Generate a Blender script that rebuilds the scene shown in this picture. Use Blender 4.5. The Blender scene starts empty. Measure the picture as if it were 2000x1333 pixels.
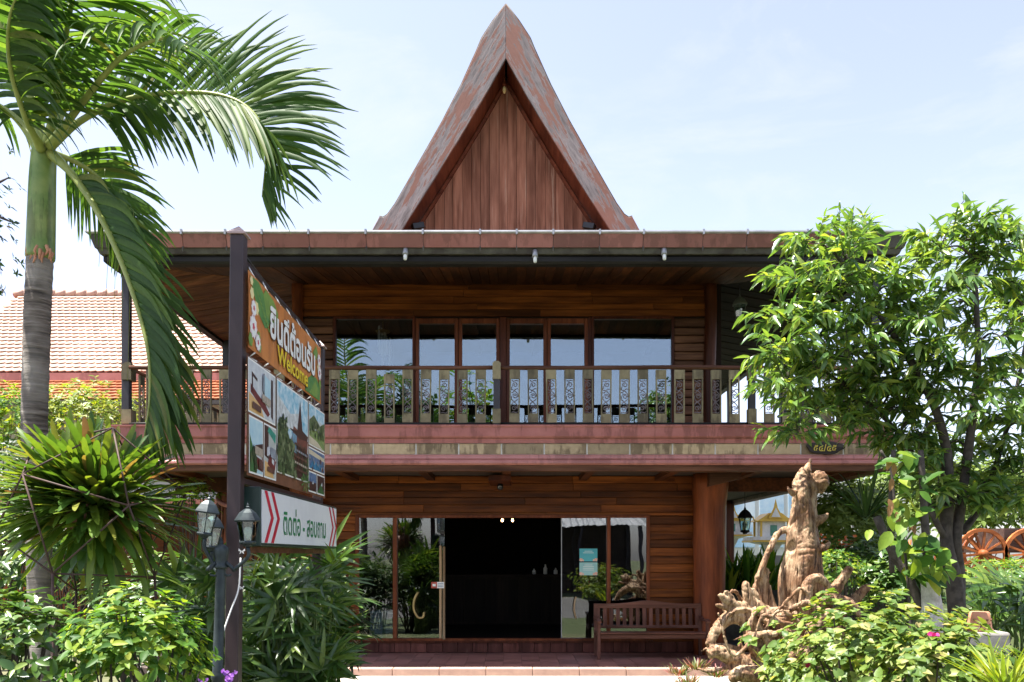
import bpy, bmesh, math, random
import numpy as np
from mathutils import Vector, Matrix, noise

random.seed(7)
SC = bpy.context.scene
R = math.radians

# ---------------------------------------------------------------- camera
CAMZ = 1.74          # eye height above the terrace floor (z = 0)
F = 1600.0           # focal length in photograph pixels (2000 px wide)
cam_d = bpy.data.cameras.new('camera')
cam = bpy.data.objects.new('camera', cam_d)
SC.collection.objects.link(cam)
cam.location = (0, 0, CAMZ)
cam.rotation_euler = (R(90), 0, 0)
cam_d.sensor_width = 36
cam_d.lens = 28.8
cam_d.shift_y = 0.20925
cam_d.clip_start = 0.05
cam_d.clip_end = 2000
SC.camera = cam

# ---------------------------------------------------------------- sky, sun, exposure
SUN = Vector((-0.34, -0.07, 1.0)).normalized()
world = bpy.data.worlds.new('World')
SC.world = world
world.use_nodes = True
wn, wl = world.node_tree.nodes, world.node_tree.links
sky = wn.new('ShaderNodeTexSky')
sky.sky_type = 'NISHITA'
sky.sun_disc = False
sky.sun_elevation = math.asin(SUN.z)
sky.sun_rotation = math.atan2(SUN.x, SUN.y)
sky.air_density = 1.0
sky.dust_density = 1.4
sky.ozone_density = 3.0
hs = wn.new('ShaderNodeHueSaturation'); hs.inputs['Saturation'].default_value = 0.68     # thin high haze
wl.new(sky.outputs[0], hs.inputs['Color'])
wt_ = wn.new('ShaderNodeMix'); wt_.data_type = 'RGBA'; wt_.blend_type = 'MULTIPLY'; wt_.inputs[0].default_value = 1.0
wt_.inputs[7].default_value = (1.03, .97, 1.01, 1)                                         # white balance of the photograph
wl.new(hs.outputs[0], wt_.inputs[6])
wc = wn.new('ShaderNodeTexCoord'); wm = wn.new('ShaderNodeMapping'); wm.inputs['Scale'].default_value = (2.2, 2.2, 7.0); wm.inputs['Rotation'].default_value = (0, .12, 0)
wl.new(wc.outputs['Generated'], wm.inputs[0])
wz = wn.new('ShaderNodeTexNoise'); wz.inputs['Scale'].default_value = 1.6; wz.inputs['Detail'].default_value = 9; wz.inputs['Roughness'].default_value = .62; wz.inputs['Distortion'].default_value = .6
wl.new(wm.outputs[0], wz.inputs['Vector'])
wr = wn.new('ShaderNodeValToRGB'); wr.color_ramp.elements[0].position = .5; wr.color_ramp.elements[0].color = (0,0,0,1); wr.color_ramp.elements[1].position = .78; wr.color_ramp.elements[1].color = (.5,.5,.5,1)
wl.new(wz.outputs['Fac'], wr.inputs[0])
wx = wn.new('ShaderNodeMix'); wx.data_type = 'RGBA'; wl.new(wr.outputs[0], wx.inputs[0]); wl.new(wt_.outputs[2], wx.inputs[6]); wx.inputs[7].default_value = (3.1, 3.15, 3.3, 1)   # thin cirrus veil
wl.new(wx.outputs[2], wn['Background'].inputs[0])
wn['Background'].inputs[1].default_value = 0.095
sun_d = bpy.data.lights.new('sun', 'SUN')
sun_d.energy = 4.6
sun_d.angle = R(0.55)
sun_d.color = (1.0, 0.95, 0.87)
sun = bpy.data.objects.new('sun', sun_d)
SC.collection.objects.link(sun)
sun.rotation_euler = SUN.to_track_quat('Z', 'Y').to_euler()
sun.location = (0, 0, 30)
SC.view_settings.view_transform = 'Standard'
SC.view_settings.look = 'None'
SC.view_settings.exposure = 1.88
SC.view_settings.gamma = 1.0
SC.view_settings.use_curve_mapping = False
SC.cycles.max_bounces = 8
SC.cycles.transparent_max_bounces = 12
SC.cycles.use_denoising = True

# ---------------------------------------------------------------- helpers
W = {}          # world location of every object, by name

def P(px, py, D):
    """point seen at photograph pixel (px, py) at depth D"""
    return Vector(((px - 1000) / F * D, D, CAMZ - (py - 1085) / F * D))

def fx(px, D): return (px - 1000) / F * D
def fz(py, D): return CAMZ - (py - 1085) / F * D

def tag(o, label=None, cat=None, group=None, kind=None):
    if label: o['label'] = label
    if cat: o['category'] = cat
    if group: o['group'] = group
    if kind: o['kind'] = kind
    return o

def put(name, data, loc, parent=None):
    o = bpy.data.objects.new(name, data)
    SC.collection.objects.link(o)
    loc = Vector(loc)
    W[o.name] = loc
    if parent is not None:
        o.parent = parent
        o.location = loc - W[parent.name]
    else:
        o.location = loc
    return o

def thing(name, loc, label, cat, group=None):
    o = put(name, None, loc)
    o.empty_display_size = 0.2
    return tag(o, label, cat, group)

class MB:
    def __init__(s): s.v = []; s.f = []; s.m = []; s.sm = []
    def add(s, vs, fs, mi=0, smooth=False):
        b = len(s.v)
        s.v += [tuple(v) for v in vs]
        for f in fs:
            s.f.append([i + b for i in f]); s.m.append(mi); s.sm.append(smooth)
    def box(s, a, b, mi=0):
        x0, y0, z0 = a; x1, y1, z1 = b
        s.add([(x0,y0,z0),(x1,y0,z0),(x1,y1,z0),(x0,y1,z0),(x0,y0,z1),(x1,y0,z1),(x1,y1,z1),(x0,y1,z1)],
              [(3,2,1,0),(4,5,6,7),(0,1,5,4),(1,2,6,5),(2,3,7,6),(3,0,4,7)], mi)
        return s
    def bar(s, p, q, w, h, mi=0, up=(0,0,1)):
        """box beam from p to q, w wide and h high"""
        p, q = Vector(p), Vector(q)
        t = (q - p).normalized(); u = Vector(up)
        if abs(t.dot(u)) > .98: u = Vector((0, 1, 0))
        sd = t.cross(u).normalized(); u = sd.cross(t)
        c = [sd*(a*w/2) + u*(b*h/2) for a, b in ((-1,-1),(1,-1),(1,1),(-1,1))]
        s.add([p+k for k in c]+[q+k for k in c], [(3,2,1,0),(4,5,6,7),(0,1,5,4),(1,2,6,5),(2,3,7,6),(3,0,4,7)], mi)
        return s
    def tube(s, pts, rad, seg=8, mi=0, smooth=True, jit=0.0, flat=1.0):
        pts = [Vector(p) for p in pts]; n = len(pts)
        if not hasattr(rad, '__len__'): rad = [rad]*n
        vs = []; fs = []
        ref = Vector((0.31, 0.9, 0.29)).normalized()
        for i, p in enumerate(pts):
            t = (pts[min(i+1,n-1)] - pts[max(i-1,0)]).normalized()
            if t.length < .5: t = Vector((0,0,1))
            a = t.cross(ref)
            if a.length < .1: a = t.cross(Vector((1,0,0)))
            a.normalize(); b = t.cross(a)
            for k in range(seg):
                an = 2*math.pi*k/seg
                r = rad[i]
                if jit: r *= 1 + jit*noise.noise(p*2.1 + Vector((math.cos(an)*1.5, math.sin(an)*1.5, 3.3)))
                vs.append(p + a*(math.cos(an)*r) + b*(math.sin(an)*r*flat))
        for i in range(n-1):
            for k in range(seg):
                k2 = (k+1) % seg
                fs.append((i*seg+k, i*seg+k2, (i+1)*seg+k2, (i+1)*seg+k))
        fs.append(tuple(range(seg))[::-1]); fs.append(tuple((n-1)*seg+k for k in range(seg)))
        s.add(vs, fs, mi, smooth)
        return s
    def lathe(s, prof, c=(0,0,0), seg=16, mi=0, smooth=True, ax=None, rot=0.0):
        """profile [(r, z)] turned about the z axis through c (or about axis ax)"""
        c = Vector(c); vs = []; fs = []; n = len(prof)
        q = Vector(ax).normalized().to_track_quat('Z', 'Y') if ax is not None else None
        for r, z in prof:
            for k in range(seg):
                an = 2*math.pi*k/seg + rot
                v = Vector((math.cos(an)*r, math.sin(an)*r, z))
                if q: v = q @ v
                vs.append(c + v)
        for i in range(n-1):
            for k in range(seg):
                k2 = (k+1) % seg
                fs.append((i*seg+k, i*seg+k2, (i+1)*seg+k2, (i+1)*seg+k))
        fs.append(tuple(range(seg))[::-1]); fs.append(tuple((n-1)*seg+k for k in range(seg)))
        s.add(vs, fs, mi, smooth)
        return s
    def prism(s, poly, y0, y1, mi=0):
        """polygon [(x, z)] (counter-clockwise seen from -y) extruded from y0 to y1"""
        n = len(poly)
        s.add([(x, y0, z) for x, z in poly]+[(x, y1, z) for x, z in poly],
              [tuple(range(n)), tuple(range(2*n-1, n-1, -1))]+[(i, i+n, (i+1) % n+n, (i+1) % n) for i in range(n)], mi)
        return s
    def build(s, name, mats, parent=None, base=False):
        v = np.array(s.v, dtype=np.float64)
        lo, hi = v.min(0), v.max(0); c = (lo+hi)/2
        if base: c[2] = lo[2]
        me = bpy.data.meshes.new(name)
        me.from_pydata((v-c).tolist(), [], s.f)
        if not isinstance(mats, (list, tuple)): mats = [mats]
        for m in mats: me.materials.append(m)
        if len(mats) > 1: me.polygons.foreach_set('material_index', s.m)
        me.polygons.foreach_set('use_smooth', s.sm)
        me.update()
        return put(name, me, c, parent)

def box(name, a, b, m, parent=None): return MB().box(a, b).build(name, m, parent)

def bevel(o, w=0.006, seg=2):
    md = o.modifiers.new('bevel', 'BEVEL'); md.width = w; md.segments = seg; md.limit_method = 'ANGLE'
    return o

def copy_tree(o, loc, parent=None):
    c = o.copy(); SC.collection.objects.link(c)
    W[c.name] = Vector(loc); c.parent = parent
    c.location = Vector(loc) - (W[parent.name] if parent else Vector())
    for ch in o.children:
        copy_tree(ch, Vector(loc) + (W[ch.name]-W[o.name]), c)
    return c

def crom(pts, n):
    """Catmull-Rom through points, n samples"""
    pts = [Vector(p) for p in pts]
    pts = [pts[0]*2-pts[1]] + pts + [pts[-1]*2-pts[-2]]
    out = []; m = len(pts)-3
    for i in range(n):
        u = i/(n-1)*m; k = min(int(u), m-1); t = u-k
        a, b, c, d = pts[k:k+4]
        out.append(0.5*((2*b)+(c-a)*t+(2*a-5*b+4*c-d)*t*t+(3*b-a-3*c+d)*t**3))
    return out

# ---------------------------------------------------------------- materials
def new_mat(name):
    m = bpy.data.materials.new(name); m.use_nodes = True
    nt = m.node_tree
    return m, nt.nodes, nt.links, nt.nodes['Principled BSDF']

def inp(node, **kw):
    for k, v in kw.items(): node.inputs[k.replace('_', ' ')].default_value = v
    return node

def ramp(n, l, src, stops):
    r = n.new('ShaderNodeValToRGB')
    e = r.color_ramp.elements
    while len(e) < len(stops): e.new(0.5)
    for k, (p, c) in enumerate(stops):
        e[k].position = p; e[k].color = (*c, 1) if len(c) == 3 else c
    l.new(src, r.inputs[0])
    return r.outputs[0]

def nz(n, l, vec, scale, detail=4, rough=.6):
    t = n.new('ShaderNodeTexNoise'); inp(t, Scale=scale, Detail=detail, Roughness=rough)
    l.new(vec, t.inputs['Vector'])
    return t.outputs['Fac']

def vmath(n, l, op, a, b):
    t = n.new('ShaderNodeVectorMath'); t.operation = op
    for i, x in enumerate((a, b)):
        if isinstance(x, tuple): t.inputs[i].default_value = x
        else: l.new(x, t.inputs[i])
    return t.outputs[0]

def mixc(n, l, fac, a, b, mode='MIX'):
    t = n.new('ShaderNodeMix'); t.data_type = 'RGBA'; t.blend_type = mode
    for i, x in ((0, fac), (6, a), (7, b)):
        if isinstance(x, (int, float)): t.inputs[i].default_value = x
        elif isinstance(x, tuple): t.inputs[i].default_value = (*x, 1)
        else: l.new(x, t.inputs[i])
    return t.outputs[2]

def bump(n, l, h, p, strength=.3, dist=.01):
    b = n.new('ShaderNodeBump'); inp(b, Strength=strength, Distance=dist)
    l.new(h, b.inputs['Height']); l.new(b.outputs[0], p.inputs['Normal'])

def coords(n, l, rnd=True):
    g = n.new('ShaderNodeNewGeometry'); v = g.outputs['Position']
    oi = n.new('ShaderNodeObjectInfo')
    if rnd:
        c = n.new('ShaderNodeCombineXYZ')
        for i, k in enumerate((37.0, 53.0, 71.0)):
            mm = n.new('ShaderNodeMath'); mm.operation = 'MULTIPLY'; mm.inputs[1].default_value = k
            l.new(oi.outputs['Random'], mm.inputs[0]); l.new(mm.outputs[0], c.inputs[i])
        v = vmath(n, l, 'ADD', v, c.outputs[0])
    return v, oi.outputs['Random']

def wood(name, dark, light, axis='x', rough=.5, grain=1.0, spread=.5, worn=None, worn_amt=.45):
    m, n, l, p = new_mat(name)
    v, rnd = coords(n, l)
    st = {'x': (1.1, 22, 22), 'y': (22, 1.1, 22), 'z': (22, 22, 1.1)}[axis]
    vg = vmath(n, l, 'MULTIPLY', v, tuple(k*grain for k in st))
    g = nz(n, l, vg, 1.0, 6, .65)
    base = ramp(n, l, g, [(.28, dark), (.72, light)])
    st2 = {'x': (.7, 5, 5), 'y': (5, .7, 5), 'z': (5, 5, .7)}[axis]
    big = nz(n, l, vmath(n, l, 'MULTIPLY', v, st2), 1.0, 3)
    base = mixc(n, l, ramp(n, l, big, [(.35, (0,0,0)), (.62, (1,1,1))]), mixc(n, l, 1.0, base, (.5, .46, .44), 'MULTIPLY'), base)
    hv = n.new('ShaderNodeHueSaturation')
    mr = n.new('ShaderNodeMapRange'); inp(mr, To_Min=1-spread, To_Max=1+spread*.8)
    l.new(rnd, mr.inputs[0]); l.new(mr.outputs[0], hv.inputs['Value']); l.new(base, hv.inputs['Color'])
    base = hv.outputs[0]
    if worn:
        wv = nz(n, l, vmath(n, l, 'MULTIPLY', v, tuple(k*.35 for k in st)), 1.0, 8, .7)
        base = mixc(n, l, ramp(n, l, wv, [(worn_amt, (0,0,0)), (worn_amt+.08, (1,1,1))]), base, worn)
    l.new(base, p.inputs['Base Color'])
    p.inputs['Roughness'].default_value = rough
    p.inputs['Specular IOR Level'].default_value = .2
    bump(n, l, g, p, .35, .006)
    return m

def plain(name, c1, c2=None, scale=6, rough=.6, metal=0, bmp=.15, spec=.4, detail=5, rnd=False, lo=.35, hi=.65, dirt=0.0):
    m, n, l, p = new_mat(name)
    v, rd = coords(n, l, rnd)
    c2 = c2 or tuple(k*.75 for k in c1)
    f = nz(n, l, v, scale, detail)
    base = ramp(n, l, f, [(lo, c1), (hi, c2)])
    if rnd:
        hv = n.new('ShaderNodeHueSaturation'); mr = n.new('ShaderNodeMapRange'); inp(mr, To_Min=.72, To_Max=1.25)
        l.new(rd, mr.inputs[0]); l.new(mr.outputs[0], hv.inputs['Value']); l.new(base, hv.inputs['Color']); base = hv.outputs[0]
    if dirt:                                        # rain streaks and grime
        st = nz(n, l, vmath(n, l, 'MULTIPLY', v, (7, 7, .9)), 1.0, 7, .7); sp = nz(n, l, v, 1.1, 5, .65)
        mm = n.new('ShaderNodeMath'); mm.operation = 'ADD'; l.new(st, mm.inputs[0]); l.new(sp, mm.inputs[1])
        fac = ramp(n, l, mm.outputs[0], [(.92, (dirt,)*3), (1.12, (0,0,0))])
        base = mixc(n, l, fac, base, mixc(n, l, 1.0, base, (.36,.33,.30), 'MULTIPLY'))
    l.new(base, p.inputs['Base Color'])
    inp(p, Roughness=rough, Metallic=metal); p.inputs['Specular IOR Level'].default_value = spec
    if bmp: bump(n, l, f, p, bmp, .01)
    return m

def leafmat(name, stops, rough=.42, trans=.35, spec=.45, tcol=None):
    """leaf colour drawn per leaf from a ramp, part of the light passing through"""
    m, n, l, p = new_mat(name)
    g = n.new('ShaderNodeNewGeometry'); oi = n.new('ShaderNodeObjectInfo')
    a = n.new('ShaderNodeMath'); a.operation = 'ADD'
    l.new(g.outputs['Random Per Island'], a.inputs[0]); l.new(oi.outputs['Random'], a.inputs[1])
    b = n.new('ShaderNodeMath'); b.operation = 'FRACT'; l.new(a.outputs[0], b.inputs[0])
    col = ramp(n, l, b.outputs[0], stops)
    tex = nz(n, l, g.outputs['Position'], 30, 3)
    col = mixc(n, l, ramp(n, l, tex, [(.35, (0,0,0)), (.7, (.5,.5,.5))]), col, mixc(n, l, 1.0, col, (.6,.66,.5), 'MULTIPLY'))
    l.new(col, p.inputs['Base Color'])
    inp(p, Roughness=rough); p.inputs['Specular IOR Level'].default_value = spec
    t = n.new('ShaderNodeBsdfTranslucent')
    tc = mixc(n, l, 1.0, col, tcol or (1.7, 1.6, .6), 'MULTIPLY')
    l.new(tc, t.inputs['Color'])
    mx = n.new('ShaderNodeMixShader'); mx.inputs[0].default_value = trans
    l.new(p.outputs[0], mx.inputs[1]); l.new(t.outputs[0], mx.inputs[2])
    l.new(mx.outputs[0], n['Material Output'].inputs['Surface'])
    return m

def glass(name, refl=.3, tint=(.75,.8,.8), wob=.012, col=(.95,.97,1)):
    m, n, l, p = new_mat(name)
    tr = n.new('ShaderNodeBsdfTransparent'); tr.inputs[0].default_value = (*tint, 1)
    gl = n.new('ShaderNodeBsdfGlossy'); gl.inputs['Roughness'].default_value = .004
    gl.inputs[0].default_value = (*col, 1)
    v, _ = coords(n, l)
    f = nz(n, l, v, 1.3, 1)
    b = n.new('ShaderNodeBump'); inp(b, Strength=.25, Distance=wob)
    l.new(f, b.inputs['Height']); l.new(b.outputs[0], gl.inputs['Normal'])
    fr = n.new('ShaderNodeFresnel'); fr.inputs[0].default_value = 1.5
    mr = n.new('ShaderNodeMapRange'); inp(mr, From_Min=.04, From_Max=1.0, To_Min=refl, To_Max=1.0); l.new(fr.outputs[0], mr.inputs[0])
    mx = n.new('ShaderNodeMixShader'); l.new(mr.outputs[0], mx.inputs[0])
    l.new(tr.outputs[0], mx.inputs[1]); l.new(gl.outputs[0], mx.inputs[2])
    l.new(mx.outputs[0], n['Material Output'].inputs['Surface'])
    return m

def glow(name, col, s):
    m, n, l, p = new_mat(name)
    p.inputs['Emission Color'].default_value = (*col, 1); p.inputs['Emission Strength'].default_value = s
    return m

M = {}
M['teak_x'] = wood('teak_boards', (.075,.017,.003), (.31,.09,.016), 'x', .42, spread=.5)
M['teak_dark'] = wood('dark_teak_frame', (.06,.014,.006), (.15,.038,.016), 'z', .42, spread=.25)
M['teak_frame'] = wood('red_teak_frame', (.13,.032,.012), (.28,.08,.03), 'z', .4, spread=.2)
M['teak_back'] = plain('wall_backing', (.02,.008,.004), rough=.9)
M['logs'] = wood('rough_log_slabs', (.07,.025,.012), (.26,.12,.06), 'x', .6, spread=.4)
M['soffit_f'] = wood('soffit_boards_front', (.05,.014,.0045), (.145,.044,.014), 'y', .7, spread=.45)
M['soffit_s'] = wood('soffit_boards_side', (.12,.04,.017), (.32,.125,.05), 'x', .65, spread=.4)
M['soffit_shade'] = wood('soffit_boards_shaded', (.012,.008,.006), (.03,.018,.012), 'x', .8, spread=.4)  # darker copy of the side boards, the right eave's shade put into the colour
M['gable'] = wood('weathered_gable_boards', (.25,.095,.055), (.50,.235,.15), 'z', .75, spread=.2, grain=.7, worn=(.44,.28,.20), worn_amt=.58)
M['gable_in'] = wood('gable_soffit', (.14,.035,.018), (.25,.075,.035), 'y', .55, spread=.2)
M['column'] = wood('log_column_wood', (.09,.022,.008), (.24,.065,.022), 'z', .45, grain=.35)
M['bench'] = wood('bench_wood', (.10,.04,.028), (.21,.09,.065), 'z', .5, spread=.15)
M['bench_x'] = wood('bench_seat_wood', (.11,.045,.03), (.23,.10,.07), 'x', .5, spread=.15, worn=(.32,.24,.2), worn_amt=.62)
M['rail'] = wood('handrail_log', (.09,.035,.02), (.30,.13,.075), 'x', .55)
M['deck'] = wood('slate_deck_boards', (.05,.05,.06), (.11,.11,.13), 'x', .55)
M['sill'] = wood('threshold_boards', (.09,.028,.02), (.17,.06,.045), 'z', .6, spread=.3, worn=(.36,.30,.27), worn_amt=.66)
M['pink'] = plain('painted_cornice', (.42,.155,.135), (.33,.11,.095), 3.5, .5, lo=.3, hi=.7, dirt=.5)
M['pink2'] = plain('painted_cornice_pink', (.46,.19,.165), (.36,.135,.115), 4, .42, lo=.3, hi=.7, dirt=.45)
M['tile_band'] = plain('tan_stone_tile', (.47,.35,.21), (.34,.245,.14), 9, .6, rnd=True, lo=.3, hi=.7, dirt=.8)
M['grout'] = plain('white_grout', (.75,.72,.68), rough=.8)
M['gutter'] = plain('gutter_red_paint', (.36,.15,.12), (.26,.095,.075), 2.2, .42, rnd=True, lo=.3, hi=.75, dirt=.45)
M['gutter_dark'] = plain('gutter_end_paint', (.085,.075,.068), (.05,.04,.036), 3, .5)
M['zinc'] = plain('zinc_lip', (.40,.40,.42), rough=.45, metal=.5)
M['moss'] = plain('weathered_fascia', (.10,.095,.075), (.045,.035,.03), 5, .75)
M['black_beam'] = wood('charred_beam', (.02,.017,.016), (.05,.045,.042), 'x', .6)
M['steel'] = plain('dark_steel_post', (.045,.04,.048), (.03,.026,.03), 3, .4)
M['olive'] = plain('olive_baluster_paint', (.25,.205,.11), (.17,.135,.07), 7, .55, dirt=.6, rnd=True)
M['scroll'] = plain('cast_scroll_grey', (.20,.165,.165), (.13,.10,.105), 14, .5, rnd=True)
M['roof'] = plain('brown_roof_sheet', (.16,.08,.06), (.10,.05,.04), 4, .7)
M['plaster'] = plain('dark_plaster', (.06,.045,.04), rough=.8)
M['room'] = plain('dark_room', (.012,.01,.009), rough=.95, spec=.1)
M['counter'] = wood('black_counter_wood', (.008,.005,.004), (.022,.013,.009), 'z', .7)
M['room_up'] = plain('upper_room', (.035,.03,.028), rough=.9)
M['glass_up'] = glass('window_glass', .20, (.75,.78,.78), col=(.76,.88,.95))
M['glass_dn'] = glass('door_glass', .12, (.72,.76,.76))
M['glass_lamp'] = glass('lantern_glass', .12, (.82,.9,.88), .002)
M['white'] = plain('white_paint', (.78,.78,.77), rough=.5)
M['white_bulb'] = plain('frosted_bulb', (.85,.85,.82), rough=.25, bmp=0)
M['black'] = plain('black_metal', (.02,.02,.022), rough=.4, bmp=.05)
M['brass'] = plain('yellow_brass', (.5,.36,.14), rough=.35, metal=.4)
M['palewood'] = wood('pale_handle_wood', (.34,.22,.12), (.52,.38,.22), 'z', .5)
M['terr'] = plain('terrace_tile_red', (.27,.125,.10), (.19,.085,.07), 2.5, .5, rnd=True, lo=.3, hi=.7)
M['terr_edge'] = plain('terrace_edge_stone', (.50,.32,.25), (.40,.25,.2), 6, .6)
M['concrete'] = plain('pale_concrete', (.46,.42,.36), (.34,.31,.27), 1.6, .85, lo=.3, hi=.7)
M['mortar'] = plain('mortar', (.2,.15,.13), rough=.9)

# bargeboard: red paint peeling off grey timber
def _barge(flip):
    m, n, l, p = new_mat('peeling_bargeboard')
    v, _ = coords(n, l, False)
    mp = n.new('ShaderNodeMapping'); mp.inputs['Rotation'].default_value = (0, R(-29*flip), 0)
    l.new(v, mp.inputs[0])
    a = nz(n, l, vmath(n, l, 'MULTIPLY', mp.outputs[0], (13, 13, 1.5)), 1.0, 10, .72)
    b = nz(n, l, vmath(n, l, 'MULTIPLY', mp.outputs[0], (5, 5, 1.3)), 1.0, 9, .74)
    c = n.new('ShaderNodeMath'); c.operation = 'MULTIPLY_ADD'; c.inputs[1].default_value = .38; l.new(b, c.inputs[0])
    d = n.new('ShaderNodeMath'); d.operation = 'MULTIPLY'; d.inputs[1].default_value = .62; l.new(a, d.inputs[0]); l.new(d.outputs[0], c.inputs[2])
    grey = ramp(n, l, a, [(.34, (.09,.07,.066)), (.64, (.36,.31,.30))])
    red = ramp(n, l, b, [(.3, (.16,.065,.042)), (.7, (.26,.115,.08))])
    col = mixc(n, l, ramp(n, l, c.outputs[0], [(.495, (0,0,0)), (.525, (1,1,1))]), grey, red)
    l.new(col, p.inputs['Base Color']); p.inputs['Roughness'].default_value = .65
    bump(n, l, a, p, .4, .01)
    return m
M['barge_l'] = _barge(1); M['barge_r'] = _barge(-1)

# ---------------------------------------------------------------- ground and terrace
GZ = -0.12
def ground_material():
    m, n, l, p = new_mat('lawn_and_soil')
    v, _ = coords(n, l, False)
    a = nz(n, l, v, .25, 3); b = nz(n, l, v, 9, 6)
    g = ramp(n, l, b, [(.3, (.04,.06,.02)), (.7, (.085,.105,.035))])
    s = ramp(n, l, b, [(.3, (.10,.10,.045)), (.7, (.17,.16,.08))])
    l.new(mixc(n, l, ramp(n, l, a, [(.5, (0,0,0)), (.6, (1,1,1))]), g, s), p.inputs['Base Color'])
    p.inputs['Roughness'].default_value = .95
    bump(n, l, b, p, .6, .03)
    return m
g = MB(); g.add([(-300,-250,GZ),(300,-250,GZ),(300,500,GZ),(-300,500,GZ)], [(0,1,2,3)])
tag(g.build('ground', ground_material()), kind='structure')
pth = MB(); pth.box((-3.4,11.5,GZ-.05), (4.4,12.595,GZ+.006))
tag(pth.build('path', M['concrete']), kind='structure')
M['road'] = plain('grey_lane', (.13,.125,.115), (.085,.08,.075), 1.2, .9)
rd = MB(); rd.add([(-80,-5.0,GZ+.004),(80,-5.0,GZ+.004),(80,5.2,GZ+.004),(-80,5.2,GZ+.004)], [(0,1,2,3)])
tag(rd.build('road', M['road']), kind='structure')
# terrace: slab with its edge stones and floor tiles
ter = tag(box('terrace', (-6.0,12.74,GZ-.1), (6.0,14.9,-.012), M['mortar']), kind='structure')
tw = .303
for i in range(38):
    for j in range(7):
        x0 = -5.9+i*tw; y0 = 12.80+j*tw
        if not (-2.75 < x0 < 4.1) or y0+tw > 14.75: continue
        dz = random.uniform(-.0015,.0015)
        box('tile', (x0+.003,y0+.003,-.03), (x0+tw-.003,y0+tw-.003,dz), M['terr'], ter)
for i in range(12):
    x0 = -4.0+i*.72
    bevel(box('edge_stone', (x0+.003,12.60,GZ-.04), (x0+.717,12.797,-.002+random.uniform(-.002,.002)), M['terr_edge'], ter), .012)

# ---------------------------------------------------------------- the house
YF = 14.70                     # facade plane
XL, XR = -3.90, 3.76           # outer corners of the walls
YB = 21.6
house = thing('house', (-.07, YF, 0), 'two-storey brown teak house with steep pointed gable and carved balcony', 'house')

def facade_box(name, px0, py0, px1, py1, y0, y1, m, parent=None, D=None):
    D = D or YF
    return box(name, (fx(px0,D),y0,fz(py1,D)), (fx(px1,D),y1,fz(py0,D)), m, parent or house)

# walls: closed backing boxes, boards nailed on in front
ZS0, ZS1 = 3.17, 3.76          # balcony slab
gw = MB()
zt = 3.2
xa, xb = fx(695,YF), fx(1268,YF); zd1 = fz(1008,YF)
gw.box((XL,YF+.03,0),(xa,YF+.18,zt)).box((xb,YF+.03,0),(XR,YF+.18,zt)).box((xa,YF+.03,zd1),(xb,YF+.18,zt))
gw.box((XL,YF+.18,0),(XL+.15,YB,zt)).box((XR-.15,YF+.18,0),(XR,YB,zt)).box((XL,YB,0),(XR,YB+.15,zt))
gwo = gw.build('ground_floor_wall', M['teak_back'], house)

def boards(parent, x0, x1, z0, z1, h, y, m, lens=(1.6,3.2), th=.032, proud=.006):
    z = z1
    while z > z0+.02:
        hh = min(h*random.uniform(.93,1.07), z-z0)
        x = x0
        while x < x1-.01:
            L = random.uniform(*lens)
            if x+L > x1-.5: L = x1-x
            yo = y+random.uniform(-proud, proud)
            o = box('plank', (x+.0015,yo-th,z-hh+.003), (x+L-.0015,yo+.02,z-.003), m, parent)
            bevel(o, .005, 1)
            x += L
        z -= hh
boards(gwo, XL, XR-.1, fz(1008,YF), 3.16, .125, YF+.02, M['teak_x'])
boards(gwo, XL, xa, 0.0, fz(1008,YF)-.005, .135, YF+.02, M['teak_x'])
boards(gwo, xb, XR-.1, 0.0, fz(1008,YF)-.005, .145, YF+.02, M['teak_x'])

uw = MB(); zu0, zu1 = ZS1, 6.62
wxl, wxr = fx(652,YF), fx(1316,YF); zw = fz(622,YF)
uw.box((XL,YF+.03,zu0),(wxl,YF+.18,zu1)).box((wxr,YF+.03,zu0),(XR,YF+.18,zu1)).box((wxl,YF+.03,zw),(wxr,YF+.18,zu1))
uw.box((XL,YF+.18,zu0),(XL+.15,YB,zu1)).box((XR-.15,YF+.18,zu0),(XR,YB,zu1)).box((XL,YB,zu0),(XR,YB+.15,zu1))
uwo = uw.build('upper_floor_wall', M['teak_back'], house)
boards(uwo, XL+.1, XR-.1, zw+.01, zu1, .12, YF+.02, M['teak_x'])
for (x0, x1) in ((XL+.1, wxl), (wxr, XR-.1)):            # rough slabs beside the windows
    z = zw
    while z > zu0+.05:
        h = random.uniform(.14,.2); h = min(h, z-zu0)
        yo = YF+.02+random.uniform(-.02,.015)
        o = MB().prism([(x0,z-h+.008),(x1,z-h+.008+random.uniform(-.01,.01)),(x1,z-.006),(x0,z-.006+random.uniform(-.008,.004))], yo-.05, yo+.02).build('plank', M['logs'], uwo)
        bevel(o, .02, 2); z -= h

# log columns at the front corners (irregular, hand-hewn)
def log_column(x, y, r, z0, z1, seed, flare):
    mb = MB(); pts = []; rad = []
    for i in range(17):
        t = i/16; z = z0+(z1-z0)*t
        pts.append((x+.03*noise.noise(Vector((seed, z*.8, 0))), y, z))
        rad.append(r*(1+flare*(t-.5)**2*1.6*(1 if t > .5 else .4)+.06*noise.noise(Vector((z*1.4, seed, 5)))))
    mb.tube(pts, rad, 20, jit=.17)
    return mb.build('column', M['column'], house)
log_column(fx(1386,14.45), 14.45, .265, -.02, 3.165, 3.1, .5)
log_column(fx(600,14.45), 14.45, .25, -.02, 3.165, 8.7, .5)
log_column(fx(1385,YF), YF-.06, .105, ZS1, 6.62, 4.4, .1)
log_column(fx(583,YF), YF-.06, .095, ZS1, 6.62, 6.2, .1)

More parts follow.
